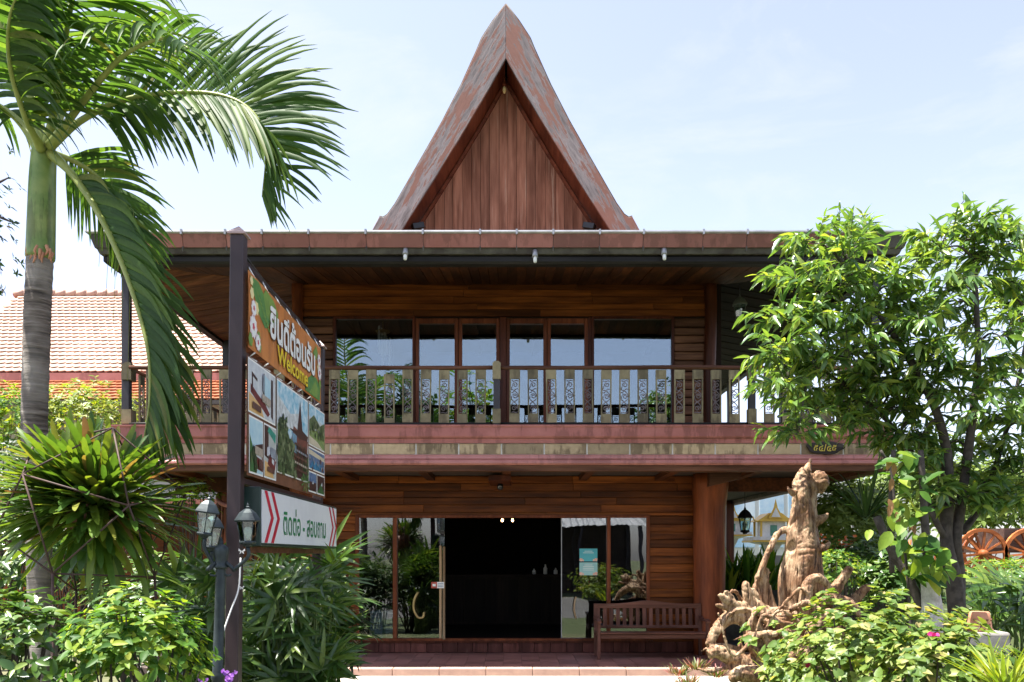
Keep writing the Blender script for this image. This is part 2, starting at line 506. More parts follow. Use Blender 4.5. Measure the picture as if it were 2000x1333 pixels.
# upper windows and double doors
def pane_box(parent, x0, x1, z0, z1, y, m): return box('pane', (x0,y-.004,z0), (x1,y+.004,z1), m, parent)
def framed(name, px0, px1, pytop, zbot, fw, m, gm, y=YF-.01, ft=.0):
    x0, x1, z1 = fx(px0,YF), fx(px1,YF), fz(pytop,YF)
    mb = MB(); z0 = zbot
    mb.box((x0,y-.05,z0),(x0+fw,y+.06,z1)).box((x1-fw,y-.05,z0),(x1,y+.06,z1))
    mb.box((x0+fw,y-.047,z1-fw-ft),(x1-fw,y+.057,z1)).box((x0+fw,y-.047,z0),(x1-fw,y+.057,z0+fw*1.4))
    o = mb.build(name, m, house); bevel(o, .006, 1)
    pane_box(o, x0+fw-.01, x1-fw+.01, z0+fw*1.4-.01, z1-fw-ft+.01, y+.012, gm)
    return o
framed('window', 652, 811, 620, ZS1+.03, .045, M['teak_dark'], M['glass_up'])
framed('window', 1155, 1316, 620, ZS1+.03, .045, M['teak_dark'], M['glass_up'])
for a, b in ((812,895),(896,976),(989,1068),(1069,1148)):
    framed('door', a, b, 624, ZS1+.03, .062, M['teak_frame'], M['glass_up'], YF-.012, .03)
facade_box('door_post', 976.5, 622, 988.5, 866, YF-.075, YF+.05, M['teak_dark'])
facade_box('door_post', 1148.5, 622, 1154.5, 866, YF-.05, YF+.05, M['teak_dark'])
# upper room behind the glass
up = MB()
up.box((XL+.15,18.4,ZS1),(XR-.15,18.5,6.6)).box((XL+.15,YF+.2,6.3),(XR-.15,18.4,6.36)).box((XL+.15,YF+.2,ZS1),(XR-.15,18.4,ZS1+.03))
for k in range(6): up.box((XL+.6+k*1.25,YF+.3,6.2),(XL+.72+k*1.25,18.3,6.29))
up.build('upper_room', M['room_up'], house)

# ground floor entrance: fixed lights, sliding leaves, dark room behind
zb, zt_ = fz(1252,YF), fz(1010,YF)
fr = MB(); y = YF
def fbar(px0, px1, py0, py1, d=.05): fr.box((fx(px0,YF),y-d,fz(py1,YF)), (fx(px1,YF),y+.06,fz(py0,YF)))
fbar(695,702,1007,1252); fbar(1262,1268.5,1007,1252); fbar(702,1262,1006.5,1012,.055); fbar(702,1262,1247,1252,.052)
fbar(768,776,1012,1247,.06); fbar(1185,1192,1012,1247,.06)
door = fr.build('entrance_frame', M['teak_frame'], house); bevel(door, .005, 1)
zz0, zz1 = fz(1248,YF), fz(1011,YF)
pane_box(door, fx(702,YF)-.01, fx(768.5,YF), zz0, zz1, y-.02, M['glass_dn'])
pane_box(door, fx(1191.5,YF), fx(1262.5,YF), zz0, zz1, y-.02, M['glass_dn'])
pl = pane_box(door, fx(775.5,YF), fx(868,YF), zz0, zz1, y+.03, M['glass_dn'])
pr = pane_box(door, fx(1097,YF), fx(1185.5,YF), zz0, zz1, y+.03, M['glass_dn'])
for k, dx in ((860.5,0),(867.5,1)):
    bevel(box('pull_handle', (fx(k,YF)-.022,YF-.03-.03*dx,fz(1249,YF)), (fx(k,YF)+.022,YF+.01-.03*dx,fz(1066+2*dx,YF)), M['palewood'], door), .008)
box('meeting_edge', (fx(1096,YF),YF+.015,zz0), (fx(1097.6,YF),YF+.045,zz1), M['zinc'], door)
# two curved handles
for pc, sgn in ((815,1),(1123,1)):
    pts = crom([P(pc+1,1157,YF-.06),P(pc-6,1172,YF-.08),P(pc-7,1190,YF-.09),P(pc+1,1206,YF-.085),P(pc+11,1206,YF-.07),P(pc+13,1196,YF-.06)] if pc < 900 else
               [P(pc+2,1166,YF-.06),P(pc-1,1180,YF-.09),P(pc-1,1195,YF-.09),P(pc+2,1208,YF-.06)], 16)
    MB().tube(pts, .02 if pc < 900 else .016, 8).build('curved_handle', M['brass'] if pc < 900 else M['palewood'], door)
# threshold boards below the doors
xx = fx(680,YF); k = 0
while xx < XR-.55:
    w = random.uniform(.26,.3)
    bevel(box('threshold_board', (xx+.003,YF-.035+random.uniform(-.004,.004),.0), (xx+w-.003,YF+.02,fz(1254,YF)), M['sill'], house), .004, 1)
    xx += w
box('threshold_cap', (fx(690,YF),YF-.06,fz(1255,YF)), (fx(1275,YF),YF+.1,fz(1251.5,YF)), M['teak_dark'], house)
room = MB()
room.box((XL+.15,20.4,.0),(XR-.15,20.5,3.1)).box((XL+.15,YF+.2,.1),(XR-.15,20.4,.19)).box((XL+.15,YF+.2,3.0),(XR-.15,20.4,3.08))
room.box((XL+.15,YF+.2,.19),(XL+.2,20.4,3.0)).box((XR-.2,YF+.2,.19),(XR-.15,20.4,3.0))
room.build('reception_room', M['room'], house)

# balcony slab, mouldings, tile band
BX0, BX1, BY0, BY1 = -6.22, 5.90, 13.02, 22.2
box('balcony_slab', (BX0,BY0,ZS0), (BX1,BY1,ZS1), M['plaster'], house)
def sweep(name, prof, rect, m, parent):
    """profile [(out, z)] carried round the left, front and right sides of a rectangle, mitred"""
    x0, x1, y0, y1 = rect; mb = MB(); n = len(prof); vs = []
    for cx, cy, sx, sy in ((x0,y1,-1,0),(x0,y0,-1,-1),(x1,y0,1,-1),(x1,y1,1,0)):
        for o, z in prof: vs.append((cx+sx*o, cy+sy*o, z))
    fs = []
    for c in range(3):
        for i in range(n):
            j = (i+1) % n
            fs.append((c*n+i, c*n+j, (c+1)*n+j, (c+1)*n+i))
    fs.append(tuple(range(n))); fs.append(tuple(3*n+i for i in range(n))[::-1])
    mb.add(vs, fs)
    o = mb.build(name, m, parent)
    bm = bmesh.new(); bm.from_mesh(o.data); bmesh.ops.recalc_face_normals(bm, faces=bm.faces); bm.to_mesh(o.data); bm.free()
    return o
BD = 12.95
zc = lambda py: fz(py, BD)
RB = (BX0, BX1, BY0, BY1)
sweep('cornice_top', [(0,zc(856)),(.10,zc(856)),(.115,zc(853)),(.12,zc(836)),(.135,zc(834)),(.135,zc(831)),(0,zc(831))], RB, M['pink'], house)
sweep('cornice_step', [(0,zc(866)),(.075,zc(866)),(.08,zc(859)),(.09,zc(857)),(0,zc(857))], RB, M['pink'], house)
band = sweep('tile_band', [(0,zc(888)),(.05,zc(888)),(.05,zc(866.3)),(0,zc(866.3))], RB, M['grout'], house)
sweep('cornice_lower', [(0,zc(899)),(.075,zc(899)),(.085,zc(896)),(.068,zc(892)),(.065,zc(888.2)),(0,zc(888.2))], RB, M['pink2'], house)
sweep('cornice_lip', [(0,zc(909)),(.10,zc(909)),(.135,zc(906)),(.13,zc(902)),(.105,zc(899.3)),(0,zc(899.3))], RB, M['pink2'], house)
sweep('slab_rim_board', [(-.16,zc(920)),(.085,zc(920)),(.09,zc(909.4)),(-.16,zc(909.4))], RB, M['rail'], house)
tx = fx(645-83.6*5, BD)
while tx < BX1+.02:
    a, b = max(tx+.012, BX0-.05), min(tx+.665, BX1+.05)
    if b-a > .05: bevel(box('tile', (a,BY0-.062,zc(887.4)), (b,BY0-.04,zc(866.9)), M['tile_band'], band), .004, 1)
    tx += 83.6/F*BD
# joists and a cross beam under the slab
for k in range(9):
    x = -5.6+k*1.36
    box('joist', (x,BY0+.12,ZS0-.09), (x+.14,YF-.01,ZS0-.004), M['soffit_f'], house)
box('cross_beam', (XR+.02,YF+.3,ZS0-.26), (BX1-.05,YF+.5,ZS0-.01), M['soffit_f'], house)
box('cross_beam', (BX0+.05,YF+.3,ZS0-.26), (XL-.02,YF+.5,ZS0-.01), M['soffit_f'], house)
bk = MB(); bk.prism([(fx(1383,14.1),2.92),(fx(1465,14.1),3.10),(fx(1465,14.1),3.16),(fx(1383,14.1),3.16)], 14.0, 14.18)
bk.build('bracket', M['rail'], house)
bk = MB(); bk.box((fx(956,14.2),13.6,2.985),(fx(998,14.2),YF-.02,3.07)); bk.build('bracket', M['teak_dark'], house)

# eaves: gutter, fascia, beam, boarded soffit, lower roof
EX0, EX1, EY0, EY1 = -6.42, 6.04, 12.30, 24.0
RE = (EX0, EX1, EY0, EY1)
ED = 12.3
ze = lambda py: fz(py, ED)
zg0, zg1 = ze(479), ze(455)
def gut_prof(): return [(-.22,zg0),(-.09,zg0),(-.03,zg1),(-.22,zg1)]
sweep('gutter_lip', [(-.06,ze(455)),(-.02,ze(455)),(.0,ze(452.5)),(-.005,ze(449.5)),(-.06,ze(449.5))], RE, M['zinc'], house)
gut = sweep('gutter', [(o-.012,z-.002) for o, z in gut_prof()], RE, M['gutter_dark'], house)
xs = [EX0+.75]
while xs[-1] < EX1-.9: xs.append(xs[-1]+random.choice((.66,.7,.86,.9,.55)))
for a, b in zip(xs[:-1], xs[1:]):
    mb = MB(); pr_ = [(-.20,zg0),(-.09,zg0),(-.03,zg1),(-.20,zg1)]
    vs = [(a+.004, EY0-o, z) for o, z in pr_]+[(b-.004, EY0-o, z) for o, z in pr_]
    mb.add(vs, [(0,1,2,3),(7,6,5,4),(0,4,5,1),(1,5,6,2),(2,6,7,3),(3,7,4,0)])
    o = mb.build('gutter_segment', M['gutter'], gut)
    bm = bmesh.new(); bm.from_mesh(o.data); bmesh.ops.recalc_face_normals(bm, faces=bm.faces); bm.to_mesh(o.data); bm.free()
    box('gutter_clip', (b-.014,EY0-.012,zg1-.02), (b+.014,EY0+.03,zg1+.055), M['zinc'], gut)
    box('gutter_clip', (b-.009,EY0+.06,zg0-.07), (b+.009,EY0+.085,zg0+.004), M['moss'], gut)
sweep('fascia_board', [(-.30,ze(489)),(-.15,ze(489)),(-.12,ze(479.5)),(-.30,ze(479.5))], RE, M['moss'], house)
bmz = (ze(489.5)+ze(506))/2
sweep('eave_beam', [(-.36,ze(506)),(-.22,ze(506)),(-.19,ze(502)),(-.19,ze(493)),(-.22,ze(489.5)),(-.36,ze(489.5))], RE, M['black_beam'], house)
# soffit boards between eave beam and wall head
so_z0, so_z1 = 6.24, 6.60
sof = MB(); ix0, ix1, iy0, iy1 = EX0+.3, EX1-.3, EY0+.3, EY1-.3
q = lambda x, y, z: (x, y, z)
o8 = [(ix0,iy0,so_z0+.05),(ix1,iy0,so_z0+.05),(ix1,iy1,so_z0+.05),(ix0,iy1,so_z0+.05)]
i8 = [(XL,YF,so_z1+.05),(XR,YF,so_z1+.05),(XR,YB,so_z1+.05),(XL,YB,so_z1+.05)]
sof.add(o8+i8, [(0,1,5,4),(1,2,6,5),(2,3,7,6),(3,0,4,7)])
sofo = sof.build('soffit', M['teak_back'], house)
def quad_board(pts, m, th=.022):
    n = Vector((0,0,th)); mb = MB()
    mb.add([Vector(p) for p in pts]+[Vector(p)+n for p in pts], [(3,2,1,0),(4,5,6,7),(0,1,5,4),(1,2,6,5),(2,3,7,6),(3,0,4,7)])
    mb.build('plank', m, sofo)
def lerp(a, b, t): return a+(b-a)*t
bw = .155
x = ix0
while x < ix1-.02:                                   # front slope: boards run back to the wall
    xb_ = min(x+bw, ix1)
    def depth(xx):
        if xx < XL: return (xx-ix0)/(XL-ix0)
        if xx > XR: return (ix1-xx)/(ix1-XR)
        return 1.0
    ta, tb = depth(x+.003), depth(xb_-.003)
    dz = random.uniform(-.006,.006)
    if max(ta,tb) > .03:
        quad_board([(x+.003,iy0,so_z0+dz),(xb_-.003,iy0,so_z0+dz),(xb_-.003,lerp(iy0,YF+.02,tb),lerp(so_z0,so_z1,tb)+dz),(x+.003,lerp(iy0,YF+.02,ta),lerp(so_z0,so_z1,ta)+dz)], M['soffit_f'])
    x += bw
for side in (-1, 1):                                 # side slopes: boards run out from the wall
    xo, xi = (ix0, XL) if side < 0 else (ix1, XR)
    y = iy0
    while y < 22.4:
        yb_ = y+bw
        ta = min(1, max(0, (y-iy0)/(YF-iy0))); tb = min(1, max(0, (yb_-iy0)/(YF-iy0)))
        dz = random.uniform(-.006,.006)
        def pt(yy, t): return (lerp(xo,xi,t), yy, lerp(so_z0,so_z1,t)+dz)
        if side < 0 or True:
            m_ = M['soffit_s'] if side < 0 else M['soffit_shade']
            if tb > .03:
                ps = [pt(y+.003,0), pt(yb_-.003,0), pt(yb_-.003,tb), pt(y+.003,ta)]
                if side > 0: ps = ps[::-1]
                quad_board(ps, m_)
        y += bw
# lower roof slab above the soffit, then the steep gable roof
lr = MB(); e = .05
o4 = [(EX0+e,EY0+e,6.60),(EX1-e,EY0+e,6.60),(EX1-e,EY1-e,6.60),(EX0+e,EY1-e,6.60)]
i4 = [(XL+.3,YF,7.12),(XR-.3,YF,7.12),(XR-.3,YB,7.12),(XL+.3,YB,7.12)]
lr.add(o4+i4+[(x,y,6.56) for x,y,_ in o4], [(0,1,5,4),(1,2,6,5),(2,3,7,6),(3,0,4,7),(4,5,6,7),(0,8,9,1),(1,9,10,2),(2,10,11,3),(3,11,8,0)])
lr.build('lower_roof', M['roof'], house)

GD = 13.70
gx = lambda px: fx(px, GD)
outer = [(988,8),(963,40),(941,74),(932,96),(901,165),(865,235),(830,297),(795,358),(772,398),(757,419),(748,425),(741,423),(728,447),(712,478)]
inner = [(988,114),(947,187),(897,271),(841,361),(786,447),(768,478)]
outer_s = [(px,py) for px, py in outer]
def G(px, py): return (gx(px), fz(py, GD))
cxp = 988
def mir(px): return 2*cxp-px
polyL = [G(*p) for p in outer]+[G(*p) for p in inner[::-1]]
polyR = [G(mir(px),py) for px,py in outer]+[G(mir(px),py) for px,py in inner[::-1]]
bevel(MB().prism(polyL, GD, GD+.05).build('bargeboard', M['barge_l'], house), .006, 1)
bevel(MB().prism(polyR[::-1], GD, GD+.05).build('bargeboard', M['barge_r'], house), .006, 1)
# thin zinc capping along the upper edge of both boards
for sgn in (0, 1):
    pts = [Vector((gx(mir(px) if sgn else px), GD+.02, fz(py,GD)+.008)) for px, py in outer[:-2]]
    MB().tube(pts, .016, 6).build('barge_capping', M['moss'], house)
# roof shell behind the bargeboards
def inset(pts, k): return [(cxp+(px-cxp)*(1-k), py+12*k*10) for px, py in pts]
oL = [G(px+5 if px < 985 else px, py+6) for px, py in outer[:10]+[(735,456),(722,478)]]
iL = [G(px-2, py-2) for px, py in inner]
rf = MB()
for sgn in (0, 1):
    po = [(x if not sgn else 2*gx(cxp)-x, z) for x, z in oL+iL[::-1]]
    if sgn: po = po[::-1]
    rf.prism(po, GD+.052, 22.6)
steep = rf.build('steep_roof', [M['gable_in']], house)
# vertical gable boards, cut to the slope
gwl = MB(); YG = 14.40
zi = [(gx(px), fz(py, GD)) for px, py in inner]     # descending x to the left
def top_at(x):
    x = gx(cxp)-abs(x-gx(cxp))
    for (xa_, za), (xb2, zb2) in zip(zi[:-1], zi[1:]):
        if xb2 <= x <= xa_: return lerp(zb2, za, (x-xb2)/(xa_-xb2))
    return zi[-1][1]
xg0, xg1 = gx(768), gx(mir(768))
gwl.prism([(xg0,6.85),(xg1,6.85),(gx(cxp),zi[0][1])], YG+.03, YG+.08)
gwo2 = gwl.build('gable_wall', M['teak_back'], house)
x = xg0
while x < xg1-.02:
    w = random.uniform(.15,.178); x1_ = min(x+w, xg1); c = gx(cxp)
    a, b = x+.003, x1_-.003
    if b-a < .02: x += w; continue
    poly = [(a,6.86),(b,6.86),(b,top_at(b)+.01)]
    if a < c < b: poly.append((c, top_at(c)+.01))
    poly.append((a,top_at(a)+.01))
    yo = YG+random.uniform(-.008,.004)
    MB().prism(poly, yo-.02, yo+.03).build('plank', M['gable'], gwo2)
    x += w
# battens where boards meet the slope
for sgn in (0, 1):
    f_ = (lambda px: mir(px)) if sgn else (lambda px: px)
    for (pa, pb) in zip(inner[:-1], inner[1:]):
        a = Vector((gx(f_(pa[0])), YG-.05, fz(pa[1],GD)-.03)); b = Vector((gx(f_(pb[0])), YG-.05, fz(pb[1],GD)-.03))
        MB().bar(a, b, .05, .05, up=(0,1,0)).build('batten', M['gable_in'], house)
# slender posts from balcony corners to the eaves
for px in (247, 1708):
    x = fx(px, 13.1)
    bevel(box('eave_post', (x-.06,13.05,ZS1+.005), (x+.06,13.17,6.26), M['steel'], house), .008, 1)
# side galleries' posts further back
for px_, yy in ((BX0+.2,17.2),(BX1-.2,17.2),(BX0+.2,21.4),(BX1-.2,21.4)):
    box('eave_post', (px_-.06,yy,ZS1+.005), (px_+.06,yy+.12,6.26), M['steel'], house)
    if px_ < 0 or yy > 20: box('undercroft_post', (px_-.1,yy,GZ), (px_+.1,yy+.2,ZS0-.005), M['column'], house)

# ---------------------------------------------------------------- balcony railing
RY = 13.02
zr = lambda py: fz(py, RY)
def rx(px): return fx(px, RY)
railing = thing('balcony_railing', (0, RY, ZS1), 'olive balcony railing of carved scroll balusters under a log handrail', 'railing')
def spiral(cx, cz, r0, r1, a0, turns, n=15):
    return [Vector((cx+math.cos(a0+turns*2*math.pi*i/(n-1))*lerp(r0,r1,i/(n-1)), 0, cz+math.sin(a0+turns*2*math.pi*i/(n-1))*lerp(r0,r1,i/(n-1)))) for i in range(n)]
BW, zt0, zt1, zs0, zs1 = .166, zr(826), zr(723), zr(808.5), zr(741)
mbf = MB(); h = BW/2
mbf.box((-h,-.018,zt0),(h,.018,zs0)).box((-h,-.018,zs1),(h,.018,zt1)).box((-h,-.0165,zs0),(-h+.021,.0165,zs1)).box((h-.021,-.0165,zs0),(h,.0165,zs1))
mbs = MB(); H = zs1-zs0; w2 = .056
zq = lambda t: zs0+H*t
for pts in (
    spiral(.008, zq(.83), .043, .012, R(-150), -1.35), spiral(.006, zq(.50), .043, .012, R(160), -1.4), spiral(-.006, zq(.15), .045, .012, R(-20), 1.4),
    crom([(-.05,0,zq(.97)),(-.02,0,zq(.93)),(.03,0,zq(.96)),(.05,0,zq(.93))], 8),
    crom([(-.035,0,zq(.80)),(-.055,0,zq(.70)),(.0,0,zq(.66)),(.052,0,zq(.56)),(.05,0,zq(.47))], 12),
    crom([(-.045,0,zq(.52)),(-.05,0,zq(.42)),(.0,0,zq(.33)),(.048,0,zq(.22)),(.04,0,zq(.12))], 12),
    crom([(.055,0,zq(.43)),(.02,0,zq(.37)),(-.03,0,zq(.31)),(-.055,0,zq(.22))], 9),
    crom([(-.055,0,zq(.62)),(-.03,0,zq(.60)),(-.01,0,zq(.66)),(.03,0,zq(.72)),(.056,0,zq(.70))], 9),
    crom([(-.055,0,zq(.03)),(-.01,0,zq(.045)),(.03,0,zq(.02)),(.056,0,zq(.07))], 7)):
    rr = [.0078 if 0 < i < len(pts)-1 else .005 for i in range(len(pts))]
    mbs.tube(pts, rr, 5, flat=1.0)
bal0 = None
lefts = []
x = 643.0
while x > 262: lefts.append(x); x -= 35.7
lefts = lefts[::-1]
x = 679.0
while x < 950: lefts.append(x); x += 35.65
x = 995.0
while x < 1440: lefts.append(x); x += 35.75
x = 1492.0
while x < 1690: lefts.append(x); x += 36
for k, px in enumerate(lefts):
    loc = Vector((rx(px+10.2), RY, 0))
    if bal0 is None:
        bal0 = mbf.build('baluster', M['olive'], railing); sc0 = mbs.build('scroll_panel', M['scroll'], bal0)
        dzb = Vector((0,0,W[bal0.name].z))
        o = bal0; o.location = loc+dzb-W[railing.name]; d = (loc+dzb)-W[o.name]; W[o.name] = loc+dzb; W[sc0.name] = W[sc0.name]+d
    else:
        slip = Vector((0,0,-.07 if abs(px-750) < 4 else random.uniform(-.006,.006)))
        o = copy_tree(bal0, loc+dzb+slip, railing)
        o.rotation_euler.y = random.uniform(-.012,.012)
def handrail(x0, x1, py, r, name, m, parent=railing, ax=0):
    n = 26; pts = []
    for i in range(n):
        t = i/(n-1); xx = lerp(x0,x1,t)
        pts.append((xx, RY, zr(py)+.008*noise.noise(Vector((xx*.9,1,py)))))
    return MB().tube(pts, r, 10, jit=.16).build(name, m, parent)
for a, b in ((253,965),(976,1462),(1474,1702)):
    handrail(rx(a), rx(b), 718.5, .034, 'handrail', M['rail'])
    handrail(rx(a), rx(b), 828, .022, 'bottom_rail', M['black_beam'])
for px in (247, 970, 1468, 1708):
    mb = MB(); x = rx(px); w = .05
    if px not in (247, 1708): mb.box((x-w,RY-w,ZS1+.005),(x+w,RY+w,zr(712)))
    p_ = mb.build('post', M['steel'], railing) if mb.v else None
    w = .064; yo = 0 if p_ else .08
    for a, b in ((742,711),(828,800)):
        s_ = MB().box((x-w-(.0 if p_ else .012),RY-w+yo-.03*(not p_),zr(a)),(x+w+(.0 if p_ else .012),RY+w+yo+.03*(not p_),zr(b)+(.004 if b==711 else 0)))
        if b == 711: s_.prism([(x-w,zr(711)+.004),(x+w,zr(711)+.004),(x+w*.5,zr(708)+.01),(x-w*.5,zr(708)+.01)], RY-w+yo+.01, RY+w+yo-.01)
        so = s_.build('post_sleeve', M['olive'], p_ or railing)
# side railings going back: balusters on both sides
for sx, n_ in ((BX0+.13, 14), (BX1-.17, 14)):
    for k in range(n_):
        o = copy_tree(bal0, Vector((sx, RY+.45+k*.3, 0))+dzb, railing); o.rotation_euler.z = R(90)
    MB().tube([(sx,RY+.2,zr(718.5)),(sx,RY+4.6,zr(718.5))], .034, 8, jit=.15).build('handrail', M['rail'], railing)
    MB().tube([(sx,RY+.2,zr(828)),(sx,RY+4.6,zr(828))], .022, 8).build('bottom_rail', M['black_beam'], railing)

# ================================================================ objects
def text_mesh(body, width, height=None, bold=0.0, extrude=0.001):
    """flat lettering as a mesh, scaled to the given width (and height), centred; x right, y up"""
    cu = bpy.data.curves.new('lettering', 'FONT'); cu.body = body; cu.size = 1; cu.offset = bold; cu.extrude = 0
    cu.resolution_u = 3
    ob = bpy.data.objects.new('lettering', cu); SC.collection.objects.link(ob)
    dg = bpy.context.evaluated_depsgraph_get(); dg.update()
    ev = ob.evaluated_get(dg); me = bpy.data.meshes.new_from_object(ev)
    vs = [v.co.copy() for v in me.vertices]; fs = [tuple(p.vertices) for p in me.polygons]
    bpy.data.objects.remove(ob); bpy.data.curves.remove(cu); bpy.data.meshes.remove(me)
    if not vs: return [], []
    x0 = min(v.x for v in vs); x1 = max(v.x for v in vs); y0 = min(v.y for v in vs); y1 = max(v.y for v in vs)
    sx = width/(x1-x0); sy = (height/(y1-y0)) if height else sx
    return [((v.x-(x0+x1)/2)*sx, (v.y-(y0+y1)/2)*sy) for v in vs], fs

# ---------------------------------------------------------------- welcome sign stand
sign = thing('sign_stand', (-2.0, 7.25, GZ), 'tall brown steel stand with orange welcome banner, photo banner and white contact box', 'sign')
M['post_brown'] = plain('brown_steel_tube', (.05,.032,.034), (.034,.022,.025), 2, .4)
M['cap_pink'] = plain('cap_weathered', (.45,.33,.31), (.36,.25,.24), 8, .5)
M['ban_orange'] = plain('banner_orange_print', (.62,.23,.055), (.53,.18,.04), 2, .45, bmp=.05, dirt=.35)
def sy(px, X=1.94): return X*F/(1000-px)       # depth of a pixel on the sign plane
SX = -1.93
def slab(name, y0, y1, z0, z1, x, th, m, parent=sign):
    """banner sheet with a slight billow, facing +x"""
    mb = MB(); nu, nv = 14, 6; vs = []
    for s_ in (0, 1):
        for i in range(nu+1):
            for j in range(nv+1):
                u, v = i/nu, j/nv
                b = .012*math.sin(u*9+v*2)*math.sin(math.pi*v)
                vs.append((x+b*.4-(th if s_ else 0), lerp(y0,y1,u), lerp(z0,z1,v)))
    fs = []; N = (nu+1)*(nv+1)
    for i in range(nu):
        for j in range(nv):
            a, b, c, d = i*(nv+1)+j, (i+1)*(nv+1)+j, (i+1)*(nv+1)+j+1, i*(nv+1)+j+1
            fs.append((a,b,c,d)); fs.append((N+d,N+c,N+b,N+a))
    mb.add(vs, fs, 0, True)
    return mb.build(name, m, parent)
def flat(parent, name, pts, m, lift=.006, x=SX):
    """flat printed shape, pts [(depth, z)] counter-clockwise seen from +x"""
    mb = MB(); mb.add([(x+lift, y, z) for y, z in pts], [tuple(range(len(pts)))])
    return mb.build(name, m, parent)
def disc(cy, cz, r, n=14, wob=0.0, ph=0): return [(cy+math.cos(2*math.pi*k/n+ph)*r*(1+wob*math.cos(k*math.pi)), cz+math.sin(2*math.pi*k/n+ph)*r*(1+wob*math.cos(k*math.pi))) for k in range(n)]
for Dp, wpx, ztop in ((6.0,.098,fz(462,6.0)), (8.53,.09,fz(680,8.53))):
    x = -2.0
    p_ = MB().bar((x-.055,Dp,GZ),(x,Dp,ztop),wpx,wpx,up=(0,1,0)).build('post', M['post_brown'], sign); bevel(p_, .006, 1)
    w = wpx*.66
    c_ = MB(); c_.add([(x-w,Dp-w,ztop),(x+w,Dp-w,ztop),(x+w,Dp+w,ztop),(x-w,Dp+w,ztop),(x-w,Dp-w,ztop+.012),(x+w,Dp-w,ztop+.012),(x+w,Dp+w,ztop+.012),(x-w,Dp+w,ztop+.012),(x,Dp,ztop+.075)],
        [(3,2,1,0),(0,1,5,4),(1,2,6,5),(2,3,7,6),(3,0,4,7),(4,5,8),(5,6,8),(6,7,8),(7,4,8)])
    c_.build('post_cap', M['cap_pink'], p_)
for z in (3.92, 3.235, 2.29):
    MB().bar((-2.0,6.04,z),(-2.0,8.49,z),.04,.04).build('crossbar', M['post_brown'], sign)
b1 = slab('welcome_banner', 5.99, 8.27, 3.265, 3.83, SX, .003, M['ban_orange'])
# printed leaves, flowers and lettering
M['p_green'] = plain('print_leaf_green', (.07,.19,.045), (.12,.27,.06), 14, .45, bmp=0)
M['p_green2'] = plain('print_leaf_light', (.22,.34,.06), (.15,.26,.05), 12, .45, bmp=0)
M['p_pink'] = plain('print_petal', (.80,.55,.58), (.86,.74,.76), 30, .45, bmp=0)
M['p_red'] = plain('print_flower_heart', (.62,.09,.13), rough=.45, bmp=0)
M['p_cream'] = plain('print_cream', (.78,.62,.25), (.8,.7,.4), 25, .45, bmp=0)
M['p_white'] = plain('print_white', (.84,.83,.80), (.8,.79,.77), 3, .45, bmp=0)
M['p_yellow'] = plain('print_yellow', (.82,.62,.02), (.78,.56,.02), 3, .45, bmp=0)
M['p_shadow'] = plain('print_letter_shadow', (.16,.07,.03), rough=.5, bmp=0)
flat(b1, 'printed_leaf', [(6.02,3.80),(6.10,3.70),(6.22,3.58),(6.38,3.51),(6.47,3.53),(6.52,3.62),(6.40,3.74),(6.22,3.815)], M['p_green'], .0062)
flat(b1, 'printed_leaf', [(6.42,3.62),(6.60,3.58),(6.72,3.64),(6.74,3.72),(6.62,3.79),(6.40,3.815),(6.34,3.76)], M['p_green2'], .0068)
for k in range(9):
    yy = 6.16+k*.035
    flat(b1, 'printed_frond', [(yy,3.74-k*.025),(yy+.05,3.70-k*.025),(yy+.075,3.72-k*.024)], M['p_green2'], .0072)
flat(b1, 'printed_leaf', [(7.62,3.28),(8.20,3.28),(8.22,3.40),(8.10,3.47),(7.92,3.49),(7.74,3.42)], M['p_green'], .0062)
flat(b1, 'printed_leaf', [(7.78,3.29),(8.1,3.29),(8.16,3.38),(8.0,3.44)], M['p_green2'], .0068)
flat(b1, 'printed_leaf', [(7.92,3.70),(8.06,3.66),(8.12,3.74),(8.05,3.80)], M['p_green2'], .0062)
for cy, cz, r in ((6.06,3.68,.045),(6.05,3.77,.035),(6.17,3.60,.05),(6.03,3.33,.05),(6.22,3.40,.04),(6.24,3.33,.045),(8.14,3.60,.05),(8.2,3.45,.045)):
    flat(b1, 'printed_blossom', disc(cy,cz,r,12,.12), M['p_cream'] if cz > 3.5 else M['p_green2'], .0074+r*.01)
for cy, cz, r in ((6.10,3.58,.06),(6.09,3.44,.085),(6.20,3.35,.062),(8.16,3.68,.06),(8.18,3.56,.07)):
    flat(b1, 'printed_flower', disc(cy,cz,r,20,.10), M['p_pink'], .0086)
    for q in range(5):
        a = q*1.257+cz*9
        flat(b1, 'printed_petal', disc(cy+math.cos(a)*r*.5, cz+math.sin(a)*r*.5, r*.42, 9), M['p_white'], .0092+q*.0002)
    flat(b1, 'printed_flower_heart', disc(cy,cz,r*.33,10,.2), M['p_red'], .0104)
def letter(parent, body, y0, y1, z0, z1, m, lift, x=SX, bold=.0, dy=0, dz=0):
    v2, fs = text_mesh(body, y1-y0, z1-z0, bold)
    if not v2: return
    cy, cz = (y0+y1)/2+dy, (z0+z1)/2+dz
    mb = MB(); mb.add([(x+lift, cy+a, cz+b) for a, b in v2], fs)
    return mb.build('lettering', m, parent)
TH1 = '\u0e22\u0e34\u0e19\u0e14\u0e35\u0e15\u0e49\u0e2d\u0e19\u0e23\u0e31\u0e1a'
letter(b1, TH1, 6.50, 7.98, 3.475, 3.775, M['p_shadow'], .0112, bold=.028, dy=.012, dz=-.012)
letter(b1, TH1, 6.50, 7.98, 3.475, 3.775, M['p_white'], .0124, bold=.028)
letter(b1, 'Welcome', 6.70, 7.70, 3.315, 3.465, M['p_shadow'], .0112, bold=.02, dy=.009, dz=-.009)
letter(b1, 'Welcome', 6.70, 7.70, 3.315, 3.465, M['p_yellow'], .0124, bold=.02)
